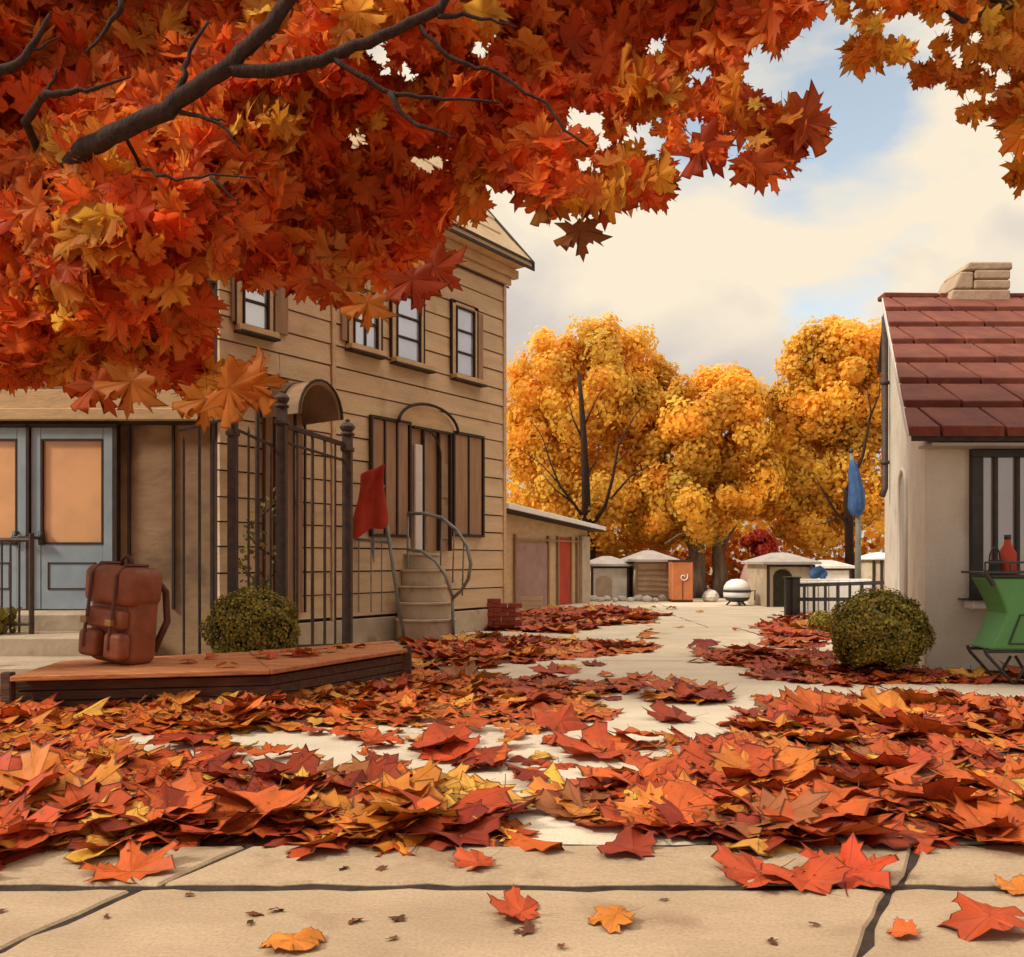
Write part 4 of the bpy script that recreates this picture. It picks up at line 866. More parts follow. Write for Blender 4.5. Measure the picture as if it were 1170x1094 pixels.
far_tree('yellow_tree', 'big yellow-orange tree with dark branching limbs rising behind the shed',
    [(668, 455, 92, 92, 0), (618, 550, 58, 85, .2), (735, 500, 58, 90, .3), (690, 575, 100, 70, .4), (635, 425, 50, 55, 0), (745, 590, 55, 50, .6), (738, 455, 46, 62, .4), (775, 500, 35, 60, .3), (700, 420, 55, 50, .2), (605, 480, 38, 70, .3)],
    (676, [(676, 670, 0), (674, 620, -.6), (670, 590, -1.2), (669, 545, -2.0), (667, 500, FRN), (664, 455, FRN), (661, 425, FRN)]),
    [([(672, 600, -.9), (658, 578, -1.6), (640, 556, FRN), (628, 528, FRN), (620, 500, FRN), (605, 478, FRN+.1)], .05), ([(674, 605, -.9), (693, 580, -1.7), (700, 545, FRN), (706, 510, FRN), (722, 480, FRN), (735, 462, FRN+.2)], .065),
     ([(669, 545, -2.0), (682, 525, FRN), (685, 505, FRN)], .03), ([(667, 505, FRN), (656, 480, FRN), (648, 455, FRN)], .035), ([(666, 490, FRN), (678, 465, FRN), (690, 440, FRN)], .03), ([(655, 575, -1.6), (635, 562, FRN), (618, 540, FRN)], .03),
     ([(638, 552, FRN), (620, 530, FRN), (600, 518, FRN), (585, 508, FRN)], .022), ([(698, 570, -2), (720, 545, FRN), (745, 530, FRN), (760, 515, -2)], .03), ([(700, 535, FRN), (716, 515, FRN), (738, 505, FRN)], .02)], 66000, .105, YC, 24.5, seed=1, trr=.17)
far_tree('yellow_tree', 'broad golden tree on twin grey trunks at the end of the alley',
    [(810, 485, 66, 72, 0), (790, 520, 60, 60, .2), (822, 455, 42, 42, .1), (780, 470, 34, 45, .2), (800, 560, 80, 55, -.3), (855, 540, 45, 60, .2), (765, 575, 45, 45, -.2), (840, 470, 35, 35, .1)],
    (796, [(796, 660, 0), (796, 610, 0), (800, 580, 0)]),
    [([(822, 690, 0), (822, 650, 0), (818, 615, 0), (812, 585, 0)], .28), ([(820, 640, 0), (832, 615, 0), (842, 600, 0)], .10), ([(797, 640, 0), (784, 618, 0), (775, 605, 0)], .10), ([(760, 622, -1), (775, 612, -1.2), (790, 605, -1)], .04)], 54000, .105, YC, 24, 'barkg', .24, seed=2)
far_tree('yellow_tree', 'golden tree with a few dark twigs between the golden twin-trunk tree and the cottage',
    [(965, 445, 68, 84, 0), (925, 510, 58, 85, .2), (1000, 430, 45, 65, .2), (918, 455, 40, 65, .2), (890, 500, 30, 55, .3), (940, 410, 40, 45, .1), (905, 560, 40, 60, .3), (990, 540, 55, 80, .2), (930, 590, 60, 45, .4), (900, 480, 25, 40, .3)],
    (971, [(971, 660, 0), (970, 600, -1.0), (968, 560, -2.0)]),
    [([(970, 600, -1), (955, 585, -1.9), (940, 560, -2.2), (932, 545, -2.2)], .05), ([(955, 592, -1.9), (942, 598, -2.2), (930, 600, -2.2)], .03), ([(968, 560, -2), (985, 520, -2.2), (995, 470, -2.2), (990, 440, -2.2)], .06), ([(993, 480, -2.2), (1003, 450, -2.2), (1006, 425, -2)], .03)], 66000, .105, YC, 24.5, seed=3, trr=.13)
far_tree('red_shrub', 'round red shrub right of the twin grey trunks', [(867, 622, 21, 16, 0)], (867, [(867, 660, 0), (867, 640, 0)]), [], 1800, .07, [(.52, .07, .03), (.46, .05, .025)], 22.8, trr=.05, seed=4)
bpy.data.objects['red_shrub']['category'] = 'shrub'
# low thicket closing the view
it = []
for k in range(26000):
    x = random.uniform(-16, 22); h = 3.9+.9*math.sin(x*.8)+.5*math.sin(x*2.3); z = random.random()**.9*max(.6, h); y = 29+random.gauss(0, 1.0)
    it.append(((x, y, z), rotm(random.uniform(0, 3), random.uniform(0, 3), random.uniform(0, 6)), random.uniform(.12, .3), jc(random.choice([(.62, .20, .03), (.50, .13, .025), (.74, .30, .03), (.42, .14, .035)] if z < 1.5+.4*math.sin(x*3) else YC), .15), 0))
tag(bulk('autumn_thicket', RO, it, M['leaff']), 'far-off thicket of orange-brown autumn undergrowth behind the huts', 'thicket', kind='stuff')
# ------------------------------------------------------------------ near maple: overhanging crown
CP = [(-260, -260), (900, -260), (935, -60), (925, 0), (915, 15), (905, 40), (880, 50), (862, 46), (846, 62), (838, 72), (850, 85), (825, 112), (855, 120), (866, 112), (880, 122), (905, 131), (940, 137), (928, 158), (890, 192), (872, 202), (840, 186), (800, 178), (782, 166), (762, 172), (768, 205), (745, 228), (715, 220), (690, 232), (660, 236), (640, 228), (620, 238), (602, 222), (582, 203), (560, 196), (543, 212), (556, 238), (520, 232), (500, 262), (478, 290), (505, 310), (470, 330), (430, 322), (400, 330), (392, 350), (368, 330), (330, 318), (292, 325), (268, 295), (245, 305), (222, 330), (240, 358), (240, 385), (212, 395), (236, 418), (290, 428), (268, 452), (235, 465), (190, 428), (100, 444), (70, 416), (40, 436), (10, 428), (-60, 450), (-260, 420)]
holes = [(429, 52, 9), (440, 74, 6), (467, 84, 7), (550, 58, 5), (668, 137, 13), (690, 160, 5), (724, 155, 7), (742, 160, 10), (796, 148, 10), (848, 155, 7), (491, 188, 7), (750, 55, 7), (800, 88, 6), (672, 192, 5), (408, 160, 8)]
CAN = [(.90, .20, .035), (.88, .165, .03), (.91, .24, .04), (.80, .12, .022), (.92, .31, .05)]
rg = random.Random(21); it = []
patches = [(rg.uniform(-50, 920), rg.uniform(-60, 440), rg.uniform(14, 40)) for _ in range(34)]+[(180, 35, 26), (300, 155, 40), (750, 90, 45), (560, 20, 25), (70, 345, 30), (420, 340, 22), (265, 440, 45), (95, 262, 40), (700, 205, 22), (655, 262, 20), (120, 180, 28)]
def canopy_items(CP, holes, n, cols, Y0, Y1, size, edge, patches, patchcol, bb):
    it = []; c = 0
    while c < n:
        px, py = rg.uniform(bb[0], bb[1]), rg.uniform(bb[2], bb[3])
        if not inpoly(px, py, CP): continue
        if any((px-hx)**2+(py-hy)**2 < (hr_+9)**2 for hx, hy, hr_ in holes): continue
        Y = rg.uniform(Y0, Y1)+.45*math.sin(px*.011)*math.cos(py*.013)
        # outward hanging direction: leaves droop and face roughly sideways to down
        s = size*rg.uniform(.6, 1.35)
        near_edge = not all(inpoly(px+dx, py+dy, CP) for dx, dy in ((26, 0), (-26, 0), (0, 26), (0, -26)))
        if near_edge: s *= .85
        hol = min([math.hypot(px-hx, py-hy)-hr_ for hx, hy, hr_ in holes] or [99])
        if hol < 30: s *= .55
        col = rg.choice(cols); z = math.sin(px*.021+1)*math.sin(py*.027+2)
        if z > .35: col = cols[0] if rg.random() < .6 else col
        if z < -.4: col = cols[3] if rg.random() < .45 else col
        for qx, qy, qr in patches:
            if (px-qx)**2+(py-qy)**2 < qr*qr and rg.random() < .75: col = rg.choice(patchcol)
        it.append((at(px, py, Y), rotm(R(90)+rg.gauss(.1, .55), rg.gauss(0, .45), rg.gauss(0, .7)) @ rotm(0, 0, rg.uniform(0, 6.3)), s, jc(col, .13), rg.randrange(9)))
        c += 1
    return it
it = canopy_items(CP, holes, 15500, CAN, 5.25, 6.6, .265, True, patches, [(.86, .32, .04), (.9, .46, .07), (.86, .36, .04)], (-260, 940, -260, 470))
# single hanging leaves at the fringe
def fringe(px, py, Y, s, c, rz_, rx_=R(90)): it.append((at(px, py, Y), rotm(rx_, 0, 0) @ rotm(0, 0, rz_), s, c, 0))
TW = Vector((-4.6, 5.6, 0))
mp_ = empty('maple_tree', TW, 'large red-orange maple whose boughs hang over the scene from the upper left', 'tree')
for a_ in ((662, 262, 5.2, .30, BRN, 3.3), (622, 222, 5.3, .36, (.5, .2, .03), 4.0), (735, 205, 5.4, .36, (.55, .2, .03), 3.6), (915, 140, 5.4, .42, ORR, -1.45), (880, 165, 5.5, .40, ORR, -2.2), (862, 185, 5.4, .34, ORR, 3.5), (905, 150, 5.45, .36, RED, -1.9), (845, 140, 5.5, .40, ORR, -1.3), (260, 442, 5.0, .42, ORG, -2.0), (285, 440, 5.05, .36, ORG, -1.4), (235, 455, 5.1, .34, (.7, .24, .03), 3.0), (495, 305, 5.3, .36, RED, -2.2), (470, 318, 5.25, .36, RED, 3.4), (420, 345, 5.2, .30, ORG, 3.1), (150, 435, 5.1, .38, ORG, 2.9), (110, 438, 5.2, .36, ORR, 3.6), (860, 118, 5.3, .22, RED, -.6), (800, 165, 5.3, .4, RED, -2.4), (690, 222, 5.3, .34, ORR, 3.2), (600, 205, 5.3, .32, RED, 2.8)):
    fringe(*a_)
bulk('crown', CA, it, M['leafc'], mp_)
b = MB(); b.tube([TW-Vector((0, 0, .1)), TW+Vector((.02, 0, .5)), TW+Vector((.1, -.05, 1.8)), TW+Vector((.25, -.1, 2.9)), TW+Vector((.2, .1, 4.4)), TW+Vector((.5, .2, 6))], [.34, .24, .2, .17, .12, .05], 12); b.build('trunk', M['bark'], mp_, True)
BY = 4.62
def branch(pts, r0, r1):
    b = MB(); P = [at(p[0], p[1], p[2] if len(p) > 2 else BY) for p in pts]; n = len(P)
    # resample with slight gnarl
    Q = []
    for i in range(n-1):
        for k in range(3): Q.append(P[i].lerp(P[i+1], k/3)+(Vector((random.gauss(0, .006), random.gauss(0, .006), random.gauss(0, .006))) if k or i else Vector()))
    Q.append(P[-1]); m = len(Q)
    b.tube(Q, [r0+(r1-r0)*i/(m-1)+random.uniform(-.0015, .0015)*(r0 > .02) for i in range(m)], 8); b.build('branch', M['bark'], mp_, True)
tp = TW+Vector((.12, -.07, 2.0)); tpx = CX+tp.x/tp.y*F; tpy = HY-(tp.z-1)/tp.y*F
branch([(tpx, tpy, tp.y), (0, 300, 5.6), (60, 210, 5.4), (102, 170, 4.85), (140, 148), (190, 126), (225, 100), (262, 76), (285, 52), (318, 18), (335, -8), (350, -60)], .062, .034)
branch([(262, 79), (300, 82), (340, 76), (380, 64), (420, 50), (470, 28), (500, 10), (520, -20), (560, -80)], 0.036, .022)
branch([(380, 66), (408, 85), (440, 104), (480, 112), (520, 114), (570, 118)], .018, .006)
branch([(445, 106), (458, 128), (475, 142), (500, 150), (520, 158)], .017, .005)
branch([(500, 18), (530, 16), (560, 22), (590, 32)], .016, .004)
branch([(480, 30), (505, 58), (535, 75), (565, 85), (600, 105), (625, 118), (645, 148), (672, 168)], .013, .006)
branch([(195, 122), (210, 88), (216, 60), (238, 25)], .022, .006)
branch([(205, 128), (240, 134), (262, 152), (275, 172)], .014, .004); branch([(240, 134), (258, 140)], .008, .004)
branch([(60, 210, 5.4), (30, 140, 5.0), (52, 106), (80, 108), (110, 100), (150, 88)], .03, .005); branch([(52, 106), (60, 92), (66, 78)], .010, .004)
branch([(-90, 200, 5.3), (-40, 95, 4.9), (0, 82), (22, 74), (40, 45), (57, 16)], .04, .008); branch([(30, 62), (48, 54), (70, 42)], .009, .003)
branch([(150, -60, 4.9), (137, 10), (122, 32), (98, 60)], .02, .006)
branch([(140, 150, 4.8), (160, 190, 5.0), (178, 200), (210, 204), (240, 201), (292, 204)], .012, .004); branch([(240, 202), (255, 216), (275, 234)], .010, .003)
# trees off the right edge: orange-yellow crown
CP2 = [(1400, -200), (960, -200), (950, -40), (955, 0), (962, 16), (985, 26), (990, 40), (975, 58), (985, 68), (1005, 62), (1025, 72), (1040, 66), (1044, 92), (1060, 96), (1080, 88), (1098, 100), (1094, 132), (1112, 134), (1140, 126), (1155, 150), (1180, 158), (1220, 230), (1400, 260)]
h2 = [(980, 5, 5), (1005, 14, 4), (1022, 22, 5), (1048, 18, 6), (1015, 38, 5), (1034, 41, 6), (1063, 34, 6), (1058, 60, 10), (1090, 56, 7), (1116, 41, 5), (1080, 27, 8), (1100, 70, 5), (1128, 76, 6), (1145, 87, 6), (1108, 112, 6), (1128, 113, 5)]
it = canopy_items(CP2, h2, 8200, [(.92, .42, .05), (.92, .36, .04), (.93, .52, .07), (.88, .28, .035), (.93, .46, .06)], 5.6, 7.4, .27, True, [(1080, 80, 30), (1150, 110, 25)], [ORG, (.6, .13, .02)], (950, 1400, -200, 260))
for px, py, s, rz_ in ((1162, 188, .26, 3.6), (1168, 205, .22, 2.9), (1000, 62, .24, 2.4), (1110, 125, .24, 3.5), (1100, 92, .2, 2)): it.append((at(px, py, 6), rotm(R(90), 0, 0) @ rotm(0, 0, rz_), s, (.74, .27, .025), 0))
T2 = Vector((5.6, 6.6, 0)); mt2 = empty('orange_maple', T2, 'orange-yellow maple whose foliage hangs in from the upper right corner', 'tree')
bulk('crown', CA, it, M['leafc'], mt2)
b = MB(); b.tube([T2-Vector((0, 0, .1)), T2+Vector((0, 0, 2)), T2+Vector((-.1, 0, 4)), T2+Vector((-.3, 0, 6))], [.26, .2, .14, .05], 10); b.build('trunk', M['bark'], mt2, True)
for P, r in (([T2+Vector((-.06, 0, 3.2)), at(1200, 30, 6.2), at(1150, 5, 5.7), at(1120, -10, 5.5), at(1060, -50, 5.6)], .05), ([at(1150, 5, 5.7), at(1100, 24, 5.45), at(1078, 10, 5.4), at(1060, 4, 5.5)], .022)):
    b = MB(); b.tube(P, [r*(1-.7*i/(len(P)-1)) for i in range(len(P))], 8); b.build('branch', M['bark'], mt2, True)
# ------------------------------------------------------------------ fallen leaves
ZN = {  # image outlines of the drifts on the ground (photo pixels) -> world positions
 'left_back': [(-90, 792), (120, 792), (300, 790), (470, 772), (500, 776), (560, 772), (590, 790), (640, 792), (690, 812), (700, 822), (640, 830), (540, 828), (420, 832), (300, 836), (190, 836), (60, 842), (-90, 848)],
 'left_front': [(-150, 842), (60, 854), (200, 872), (330, 888), (420, 894), (500, 905), (575, 915), (600, 925), (560, 935), (610, 962), (500, 968), (330, 968), (200, 966), (60, 975), (-20, 995), (-150, 1005)],
 'right': [(600, 922), (700, 893), (785, 866), (845, 842), (850, 820), (905, 800), (1000, 800), (1080, 798), (1300, 800), (1400, 985), (1170, 968), (1050, 962), (930, 962), (840, 966), (790, 958), (700, 945), (640, 930)],
 'mid': [(470, 732), (560, 728), (640, 732), (735, 738), (740, 745), (660, 752), (600, 760), (520, 766), (470, 764)],
 'far': [(545, 718), (570, 703), (620, 697), (700, 697), (755, 702), (735, 712), (690, 716), (640, 724), (590, 722)],
 'cottage': [(860, 768), (900, 752), (950, 745), (1060, 771), (1300, 768), (1300, 782), (1060, 780), (950, 783), (880, 778)],
 'gap': [(190, 838), (420, 834), (640, 832), (760, 850), (690, 892), (580, 912), (500, 902), (420, 890), (330, 886), (200, 870)],
 'crossing': [(800, 748), (870, 742), (930, 752), (880, 762), (830, 758)], 'fringe': [(735, 792), (800, 790), (835, 800), (790, 806), (745, 803)],
 'path': [(560, 794), (600, 780), (700, 778), (745, 788), (720, 800), (640, 801)],
 'fenceside': [(860, 716), (910, 706), (945, 706), (930, 716), (950, 728), (930, 742), (880, 740), (870, 728)],
}
def ginv(p): return CX+p.x/p.y*F, HY+F/p.y
def zdepth(px, py, P):
    d = 1e9
    for i in range(len(P)):
        a = Vector(P[i]); b_ = Vector(P[(i+1) % len(P)]); ab = b_-a; t = max(0, min(1, (Vector((px, py))-a).dot(ab)/ab.length_squared)); q = Vector((px, py))-(a+ab*t); d = min(d, math.hypot(q.x, q.y*2.2))
    return d
def clear_of(p):
    if p.y > 5.5 and p.x < -.8 and inpoly(p.x, p.y, ctr): return False
    if p.y > 7.75 and p.x > ex(max(p.y, 7.8))-.05: return False
    q = FM.inverted() @ Vector((p.x, p.y, 0))
    if -.3 < q.x and q.y < .05: return False
    if p.x < -3.35 and p.y > 6.7: return False
    return True
rg = random.Random(5); items = []
NUM = {'left_back': 950, 'left_front': 560, 'right': 1050, 'mid': 520, 'far': 520, 'cottage': 420, 'fenceside': 130, 'path': 70, 'gap': 46, 'crossing': 60, 'fringe': 22}
HEAP = {'left_back': .04, 'left_front': .032, 'right': .05, 'mid': .05, 'far': .05, 'cottage': .05, 'fenceside': .03, 'path': .015, 'gap': .012, 'crossing': .02, 'fringe': .01}
SZ = {'left_back': .33, 'left_front': .36, 'right': .35, 'mid': .36, 'far': .48, 'cottage': .30, 'fenceside': .30, 'path': .28, 'gap': .24, 'crossing': .34, 'fringe': .30}
for zn, P in ZN.items():
    W = [gnd(*q) for q in P]; bx = [min(q.x for q in W), max(q.x for q in W), min(q.y for q in W), max(q.y for q in W)]; c = 0; tries = 0
    while c < NUM[zn] and tries < 200000:
        tries += 1
        p = Vector((rg.uniform(bx[0], bx[1]), rg.uniform(bx[2], bx[3]), 0)); px, py = ginv(p)
        if not inpoly(px, py, P) or not clear_of(p): continue
        dep = zdepth(px, py, P); hh = HEAP[zn]*min(1, dep/45)*(0.65+.35*math.sin(p.x*3.1+p.y*2.3))
        if dep < 14 and rg.random() < .35: continue
        lay = rg.random(); z = .012+hh*lay; tilt = .06+.16*min(1, hh/.03)*lay
        s = SZ[zn]*rg.choice([.5, .65, .8, .9, 1.0, 1.15, 1.45])
        if zn in ('left_front', 'right') and lay > .9 and rg.random() < .4: s *= 1.2
        s = min(s, .50 if zn != 'far' else .7)
        cs = [RED, ORR, ORR, ORG, RED, DRK] if zn != 'left_back' else [ORR, ORR, ORG, RED, (.66, .16, .02), ORG]
        if zn == 'right': cs = [ORR, RED, RED, ORG, ORR, DRK, ORR]
        col = rg.choice(cs)
        if rg.random() < (.10 if zn == 'left_front' else .05): col = YEL
        if rg.random() < .04: col = BRN
        Rm = rotm(rg.gauss(0, tilt)+(.25*lay if hh > .05 else 0), rg.gauss(0, tilt), 0) @ rotm(0, 0, rg.uniform(0, 6.3))
        items.append([p+Vector((0, 0, z+s*.04*tilt)), Rm, s, jc(col, .12), rg.randrange(8), zn, lay]); c += 1
# loose scatter between drifts
for k in range(260):
    px = rg.uniform(-60, 1230); py = 640+1000/rg.uniform(3.1, 19); p = gnd(px, py)
    if not clear_of(p) or (470 < px < 900 and rg.random() < .3): continue
    items.append([p+Vector((0, 0, .015)), rotm(rg.gauss(0, .12), rg.gauss(0, .12), rg.uniform(0, 6.3)), rg.uniform(.12, .28), jc(rg.choice([RED, ORR, ORG, DRK, YEL])), rg.randrange(8), 'loose', 1])
# leaves on the deck and steps
for k in range(16):
    t = rg.random(); u = rg.random(); i = 0 if rg.random() < .4 else 1
    a = Vector(FR[i]).lerp(Vector(FR[i+1]), t).lerp(Vector(BK[i]).lerp(Vector(BK[i+1]), t), u*.8+.1)
    if abs(a.x-BP.x) < .4: continue
    items.append([Vector((a.x, a.y, .275)), rotm(rg.gauss(0, .15), rg.gauss(0, .15), rg.uniform(0, 6.3)), rg.uniform(.12, .22), jc(rg.choice([RED, ORR, ORG])), rg.randrange(8), 'deck', 1])
leafmesh = []
for V, T, r_, v_ in HI:
    me = bpy.data.meshes.new('maple_leaf'); me.from_pydata([tuple(q) for q in V], [], [tuple(int(i) for i in t) for t in T]); me.update(); set_attrs(me, r_, v_); me.materials.append(M['leafo']); leafmesh.append(me)
def seat(pos, Rm, s, ti, base=0.0):
    V = HI[ti % len(HI)][0]; zz = (V*s) @ np.asarray(Rm).T; pos.z = base+.004-float(np.percentile(zz[:, 2], 4)); return pos
for q in items:
    if q[5] in ('loose', 'gap', 'path', 'crossing', 'fringe', 'fenceside'): seat(q[0], q[1], q[2], q[4], .004*q[6])
    elif q[5] == 'deck': seat(q[0], q[1], q[2], q[4], .258)
def leaf_obj(pos, Rm, s, col, ti, label, group=None, name='maple_leaf'):
    o = bpy.data.objects.new(name, leafmesh[ti % len(leafmesh)]); S.collection.objects.link(o)
    m = Matrix([list(r) for r in Rm]).to_4x4(); o.matrix_world = Matrix.Translation(pos) @ m @ Matrix.Diagonal((s, s, s, 1)); o.color = (*col, 1)
    return tag(o, label, 'leaf', group)
# named single leaves lying on open paving
solo = [((547, 988), .16, RED, 'small dark red leaf on the narrow paving strip below the middle of the leaf drifts', 2.0), ((725, 975), .22, DRK, 'dark red leaf lying across the front edge of the alley, right of centre', 1.0),
 ((597, 1046), .17, RED, 'thin red leaf near the middle of the front paving slab', 1.4), ((706, 1054), .14, ORG, 'small orange leaf right of the thin red leaf on the front paving slab', 1.7),
 ((150, 1000), .27, ORR, 'orange-red leaf lying over the long paving joint at left', .4), ((868, 1002), .26, RED, 'red leaf at the left end of the cluster over the paving joint at right', 1.9),
 ((925, 1012), .25, RED, 'broken red leaf in the middle of the cluster over the paving joint at right', .2), ((968, 1006), .27, (.52, .06, .015), 'pointed red leaf at the right end of the cluster over the paving joint', -.5),
 ((1132, 1068), .22, RED, 'bright red maple leaf on the slab in the bottom right corner', .1), ((1037, 1070), .09, ORR, 'tiny orange-red leaf beside the bright red leaf at bottom right', 1.1),
 ((335, 1084), .15, ORG, 'orange leaf cut off by the bottom edge on the front slab', .2), ((516, 857), .42, RED, 'broad red leaf alone on bare concrete between the two left drifts', 1.5),
 ((695, 862), .50, RED, 'large red leaf at the tip of the right-hand drift pointing to the left drift', 1.2), ((774, 822), .36, DRK, 'dark red folded leaf alone in the middle of the alley', 1.6),
 ((792, 801), .36, RED, 'flat red leaf just beyond the dark folded leaf in the middle of the alley', 1.4), ((652, 768), .30, YEL, 'yellow leaf lying near the left side of the alley', 1.5),
 ((810, 741), .40, DRK, 'dark leaf lying far down the middle of the alley', 1.5), ((744, 729), .35, ORG, 'pale orange leaf far down the alley beside the left drift', 1.5), ((1164, 1020), .12, ORG, 'orange leaf half out of frame at the right edge of the paving joint', .5)]
for (px, py), s, c, lab, rz_ in solo:
    p = gnd(px, py); sy = 0
    Rm = rotm(random.gauss(.10, .06), random.gauss(0, .08), 0) @ rotm(0, 0, rz_); ti = random.choice([0, 2, 3, 6])
    leaf_obj(seat(p, Rm, s*1.15, ti), Rm, s*1.15, jc(c, .05), ti, lab)
big = [((300, 925), .58, ORR, 'huge orange leaf tented up in the front left drift', 4), ((85, 885), .72, (.56, .09, .016), 'huge folded red-orange leaf standing in the left drift at the frame edge', 5), ((35, 905), .55, ORG, 'wide orange leaf below the huge folded leaf at the left edge', 4), ((395, 900), .30, RED, 'upright red leaf on the crest of the front left drift', 5),
 ((160, 925), .22, YEL, 'curled yellow leaf left of the huge orange tented leaf', 0), ((835, 880), .55, RED, 'broad red leaf standing at the front left flank of the right drift', 4), ((775, 925), .5, ORR, 'large orange-red leaf at the front foot of the right drift', 1), ((940, 812), .62, ORR, 'large orange-red leaf standing on the crest of the right drift', 4),
 ((1020, 815), .58, ORG, 'large orange leaf on the crest of the right drift beside the red one', 4), ((1110, 860), .6, RED, 'large red leaf on the right flank of the right drift', 1), ((858, 862), .3, YEL, 'yellow leaf on the left slope of the right drift', 2), ((205, 800), .36, ORG, 'orange leaf propped against the front of the wooden platform', 4), ((640, 822), .5, RED, 'broad red leaf at the right end of the back left drift', 3), ((505, 900), .34, YEL, 'yellow leaf at the right end of the front left drift', 1), ((400, 886), .3, YEL, 'small yellow leaf at the back of the front left drift', 2), ((1130, 925), .6, ORG, 'wide orange leaf in the right drift near the frame edge', 0)]
for (px, py), s, c, lab, ti in big:
    h = .09; p = gnd(px, py+4, h*.5); p.z = .05; s *= .82; ti = {4: 7, 5: 5, 1: 2, 0: 2, 2: 2}.get(ti, ti)
    leaf_obj(p, rotm(random.uniform(.2, .45), random.gauss(0, .12), 0) @ rotm(0, 0, random.choice([0, 1.5, 3.1, -.6, .7])+random.gauss(0, .2)), s, jc(c, .05), ti, lab)
NS = 300-len(solo)-len(big)
items.sort(key=lambda q: -(q[2]/q[0].y)*(.35+q[6]) if q[1][2][2] > -9 else 0)
vis = [q for q in items if -20 < ginv(q[0])[0] < 1190]
indiv = vis[:NS]; ids = set(id(q) for q in indiv)
WH = {'left_back': 'in the long drift against the wooden platform', 'left_front': 'in the nearest drift on the left', 'right': 'in the heaped drift on the right', 'mid': 'in the flat drift before the curved stair', 'far': 'in the far drift by the shed', 'cottage': 'along the foot of the cottage', 'fenceside': 'beside the picket fence', 'path': 'in the thin patch on the path', 'crossing': 'in the small far patch left of the cottage bush', 'fringe': 'in the small patch mid-path before the right drift', 'gap': 'scattered on concrete between the left drifts', 'loose': 'lying loose on the pale concrete', 'deck': 'lying on the wooden platform'}
def cname(c):
    g = c[1]/c[0]
    return 'yellow' if g > .42 else 'orange' if g > .22 else 'orange-red' if g > .135 else ('red' if c[0] > .35 else 'dark red')
labelled = []
for q in indiv:
    gx, gy = ginv(q[0]); sz = 'big' if q[2] > .38 else 'medium' if q[2] > .27 else 'small'
    if q[5] in ('left_front', 'left_back', 'right', 'loose'):
        col = 'below ' + next(n for x, n in ((60, 'the left frame edge'), (125, 'the blue-grey door'), (190, 'the backpack'), (290, 'the iron gate bars'), (345, 'the olive bush'), (420, 'the finial post'), (475, 'the red cloth'), (530, 'the curved stair'), (600, 'the stack of bricks'), (690, 'the low shed'), (770, 'the orange cabinet'), (830, 'the grey twin trunks'), (890, 'the kettle grill'), (950, 'the picket fence'), (1050, 'the cottage bush'), (1110, 'the cottage corner'), (9999, 'the green stove')) if gx < x)
        row = {'left_front': (875, 920, 950), 'right': (840, 890, 930), 'left_back': (805, 825, 840), 'loose': (760, 850, 1000)}[q[5]]
        rw = next(n for y, n in zip(row+(9999,), ('back', 'behind crest', 'before crest', 'front')) if gy < y)
        lb = '%s %s leaf %s, %s, %s' % (sz, cname(q[3]), {'left_front': 'in near left drift', 'right': 'in right drift', 'left_back': 'in platform drift', 'loose': 'loose on concrete'}[q[5]], rw, col)
    else: lb = '%s %s maple leaf %s' % (sz, cname(q[3]), WH[q[5]])
    labelled.append((lb, gx, q))
ORD = {6: ('leftmost', 'second', 'third', 'fourth', 'fifth', 'rightmost'), 7: ('leftmost', 'second', 'third', 'fourth', 'fifth', 'sixth', 'rightmost'), 2: ('left', 'right'), 3: ('left', 'middle', 'right'), 4: ('leftmost', 'second', 'third', 'rightmost'), 5: ('leftmost', 'second', 'third', 'fourth', 'rightmost')}
byl = {}
for lb, gx, q in labelled: byl.setdefault(lb, []).append((gx, q))
for lb, ls_ in byl.items():
    ls_.sort(key=lambda t: t[0])
    for k, (gx, q) in enumerate(ls_):
        l2 = ORD[len(ls_)][k]+' '+lb if len(ls_) in ORD else lb
        leaf_obj(q[0], q[1], q[2], q[3], q[4], l2, 'fallen maple leaves '+WH[q[5]])
rest = [(q[0], q[1], q[2], q[3], q[4]) for q in items if id(q) not in ids and q[0].y < 9]
rest2 = [(q[0], q[1], q[2], q[3], q[4]) for q in items if id(q) not in ids and q[0].y >= 9]
tag(bulk('leaf_litter', MD, rest+rest2, M['leafa']), 'mass of smaller red and orange fallen leaves filling the drifts', 'fallen leaves', kind='stuff')
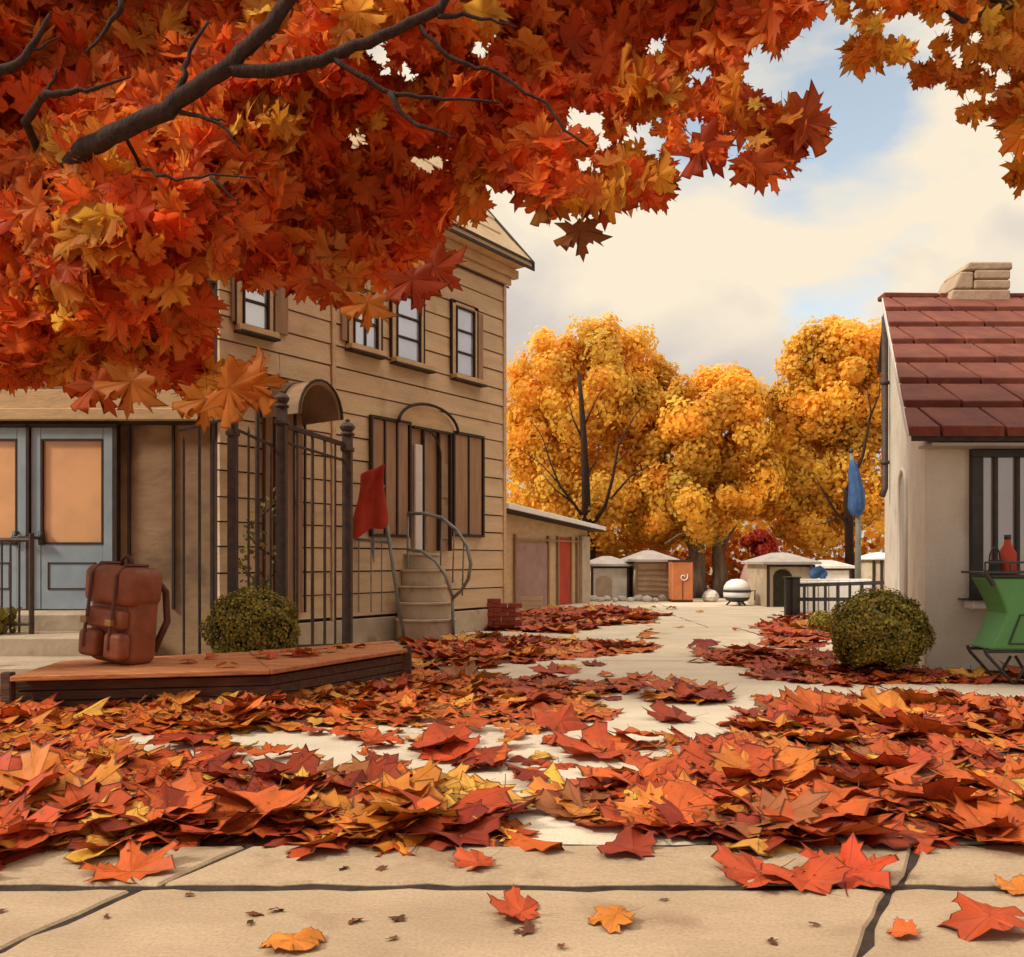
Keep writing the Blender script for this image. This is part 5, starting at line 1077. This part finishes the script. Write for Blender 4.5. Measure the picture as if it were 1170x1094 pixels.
# leaf mould mounds below the drifts
b = MB(); 
for zn in ('left_back', 'left_front', 'right', 'mid', 'far', 'cottage'):
    P = ZN[zn]; W = [gnd(*q) for q in P]; x0, x1, y0, y1 = min(q.x for q in W), max(q.x for q in W), min(q.y for q in W), max(q.y for q in W); st_ = .10 if zn in ('left_back', 'left_front', 'right') else .2
    nx, ny = int((x1-x0)/st_)+1, int((y1-y0)/st_)+1; idx = {}; vs = []; fsx = []
    for j in range(ny+1):
        for i in range(nx+1):
            p = Vector((x0+i*st_, y0+j*st_, 0)); px, py = ginv(p)
            ins = inpoly(px, py, P) and clear_of(p); dep = zdepth(px, py, P) if ins else 0
            z = -.02 if (not ins or dep < 9) else .006+HEAP[zn]*.75*min(1, (dep-9)/45)*(0.65+.35*math.sin(p.x*3.1+p.y*2.3))+random.uniform(0, .012)
            idx[i, j] = (len(vs), z > 0); vs.append((p.x, p.y, z))
    for j in range(ny):
        for i in range(nx):
            c = [idx[i, j], idx[i+1, j], idx[i+1, j+1], idx[i, j+1]]
            if any(q[1] for q in c): fsx.append(tuple(q[0] for q in c))
    b.add(vs, fsx)
tag(b.build('leaf_mould', M['mould'], None, True), 'dark crumbled leaf mould under the drifts of fallen leaves', 'leaf mould', kind='stuff')
# small debris chips on the front slabs
it = []
for px, py, s_ in ((395, 994, .05), (433, 995, .045), (316, 1041, .05), (288, 1047, .055), (284, 1057, .03), (405, 1053, .05), (458, 1050, .06), (450, 1075, .035), (607, 1065, .06), (590, 1066, .03), (3, 1043, .03), (560, 912, .04), (462, 875, .05), (640, 1085, .03), (760, 1030, .03), (880, 1078, .04), (215, 1025, .03), (120, 1050, .025), (930, 1058, .03)):
    p = gnd(px, py); it.append((p+Vector((0, 0, .008)), rotm(random.gauss(0, .15), random.gauss(0, .15), random.uniform(0, 6.3)), s_, jc(random.choice([(.16, .05, .02), (.10, .035, .018)])), random.randrange(3)))
tag(bulk('leaf_crumbs', LO, it, M['leafa']), 'dark crumbs of broken leaf strewn over the front paving slabs', 'leaf crumbs', kind='stuff')
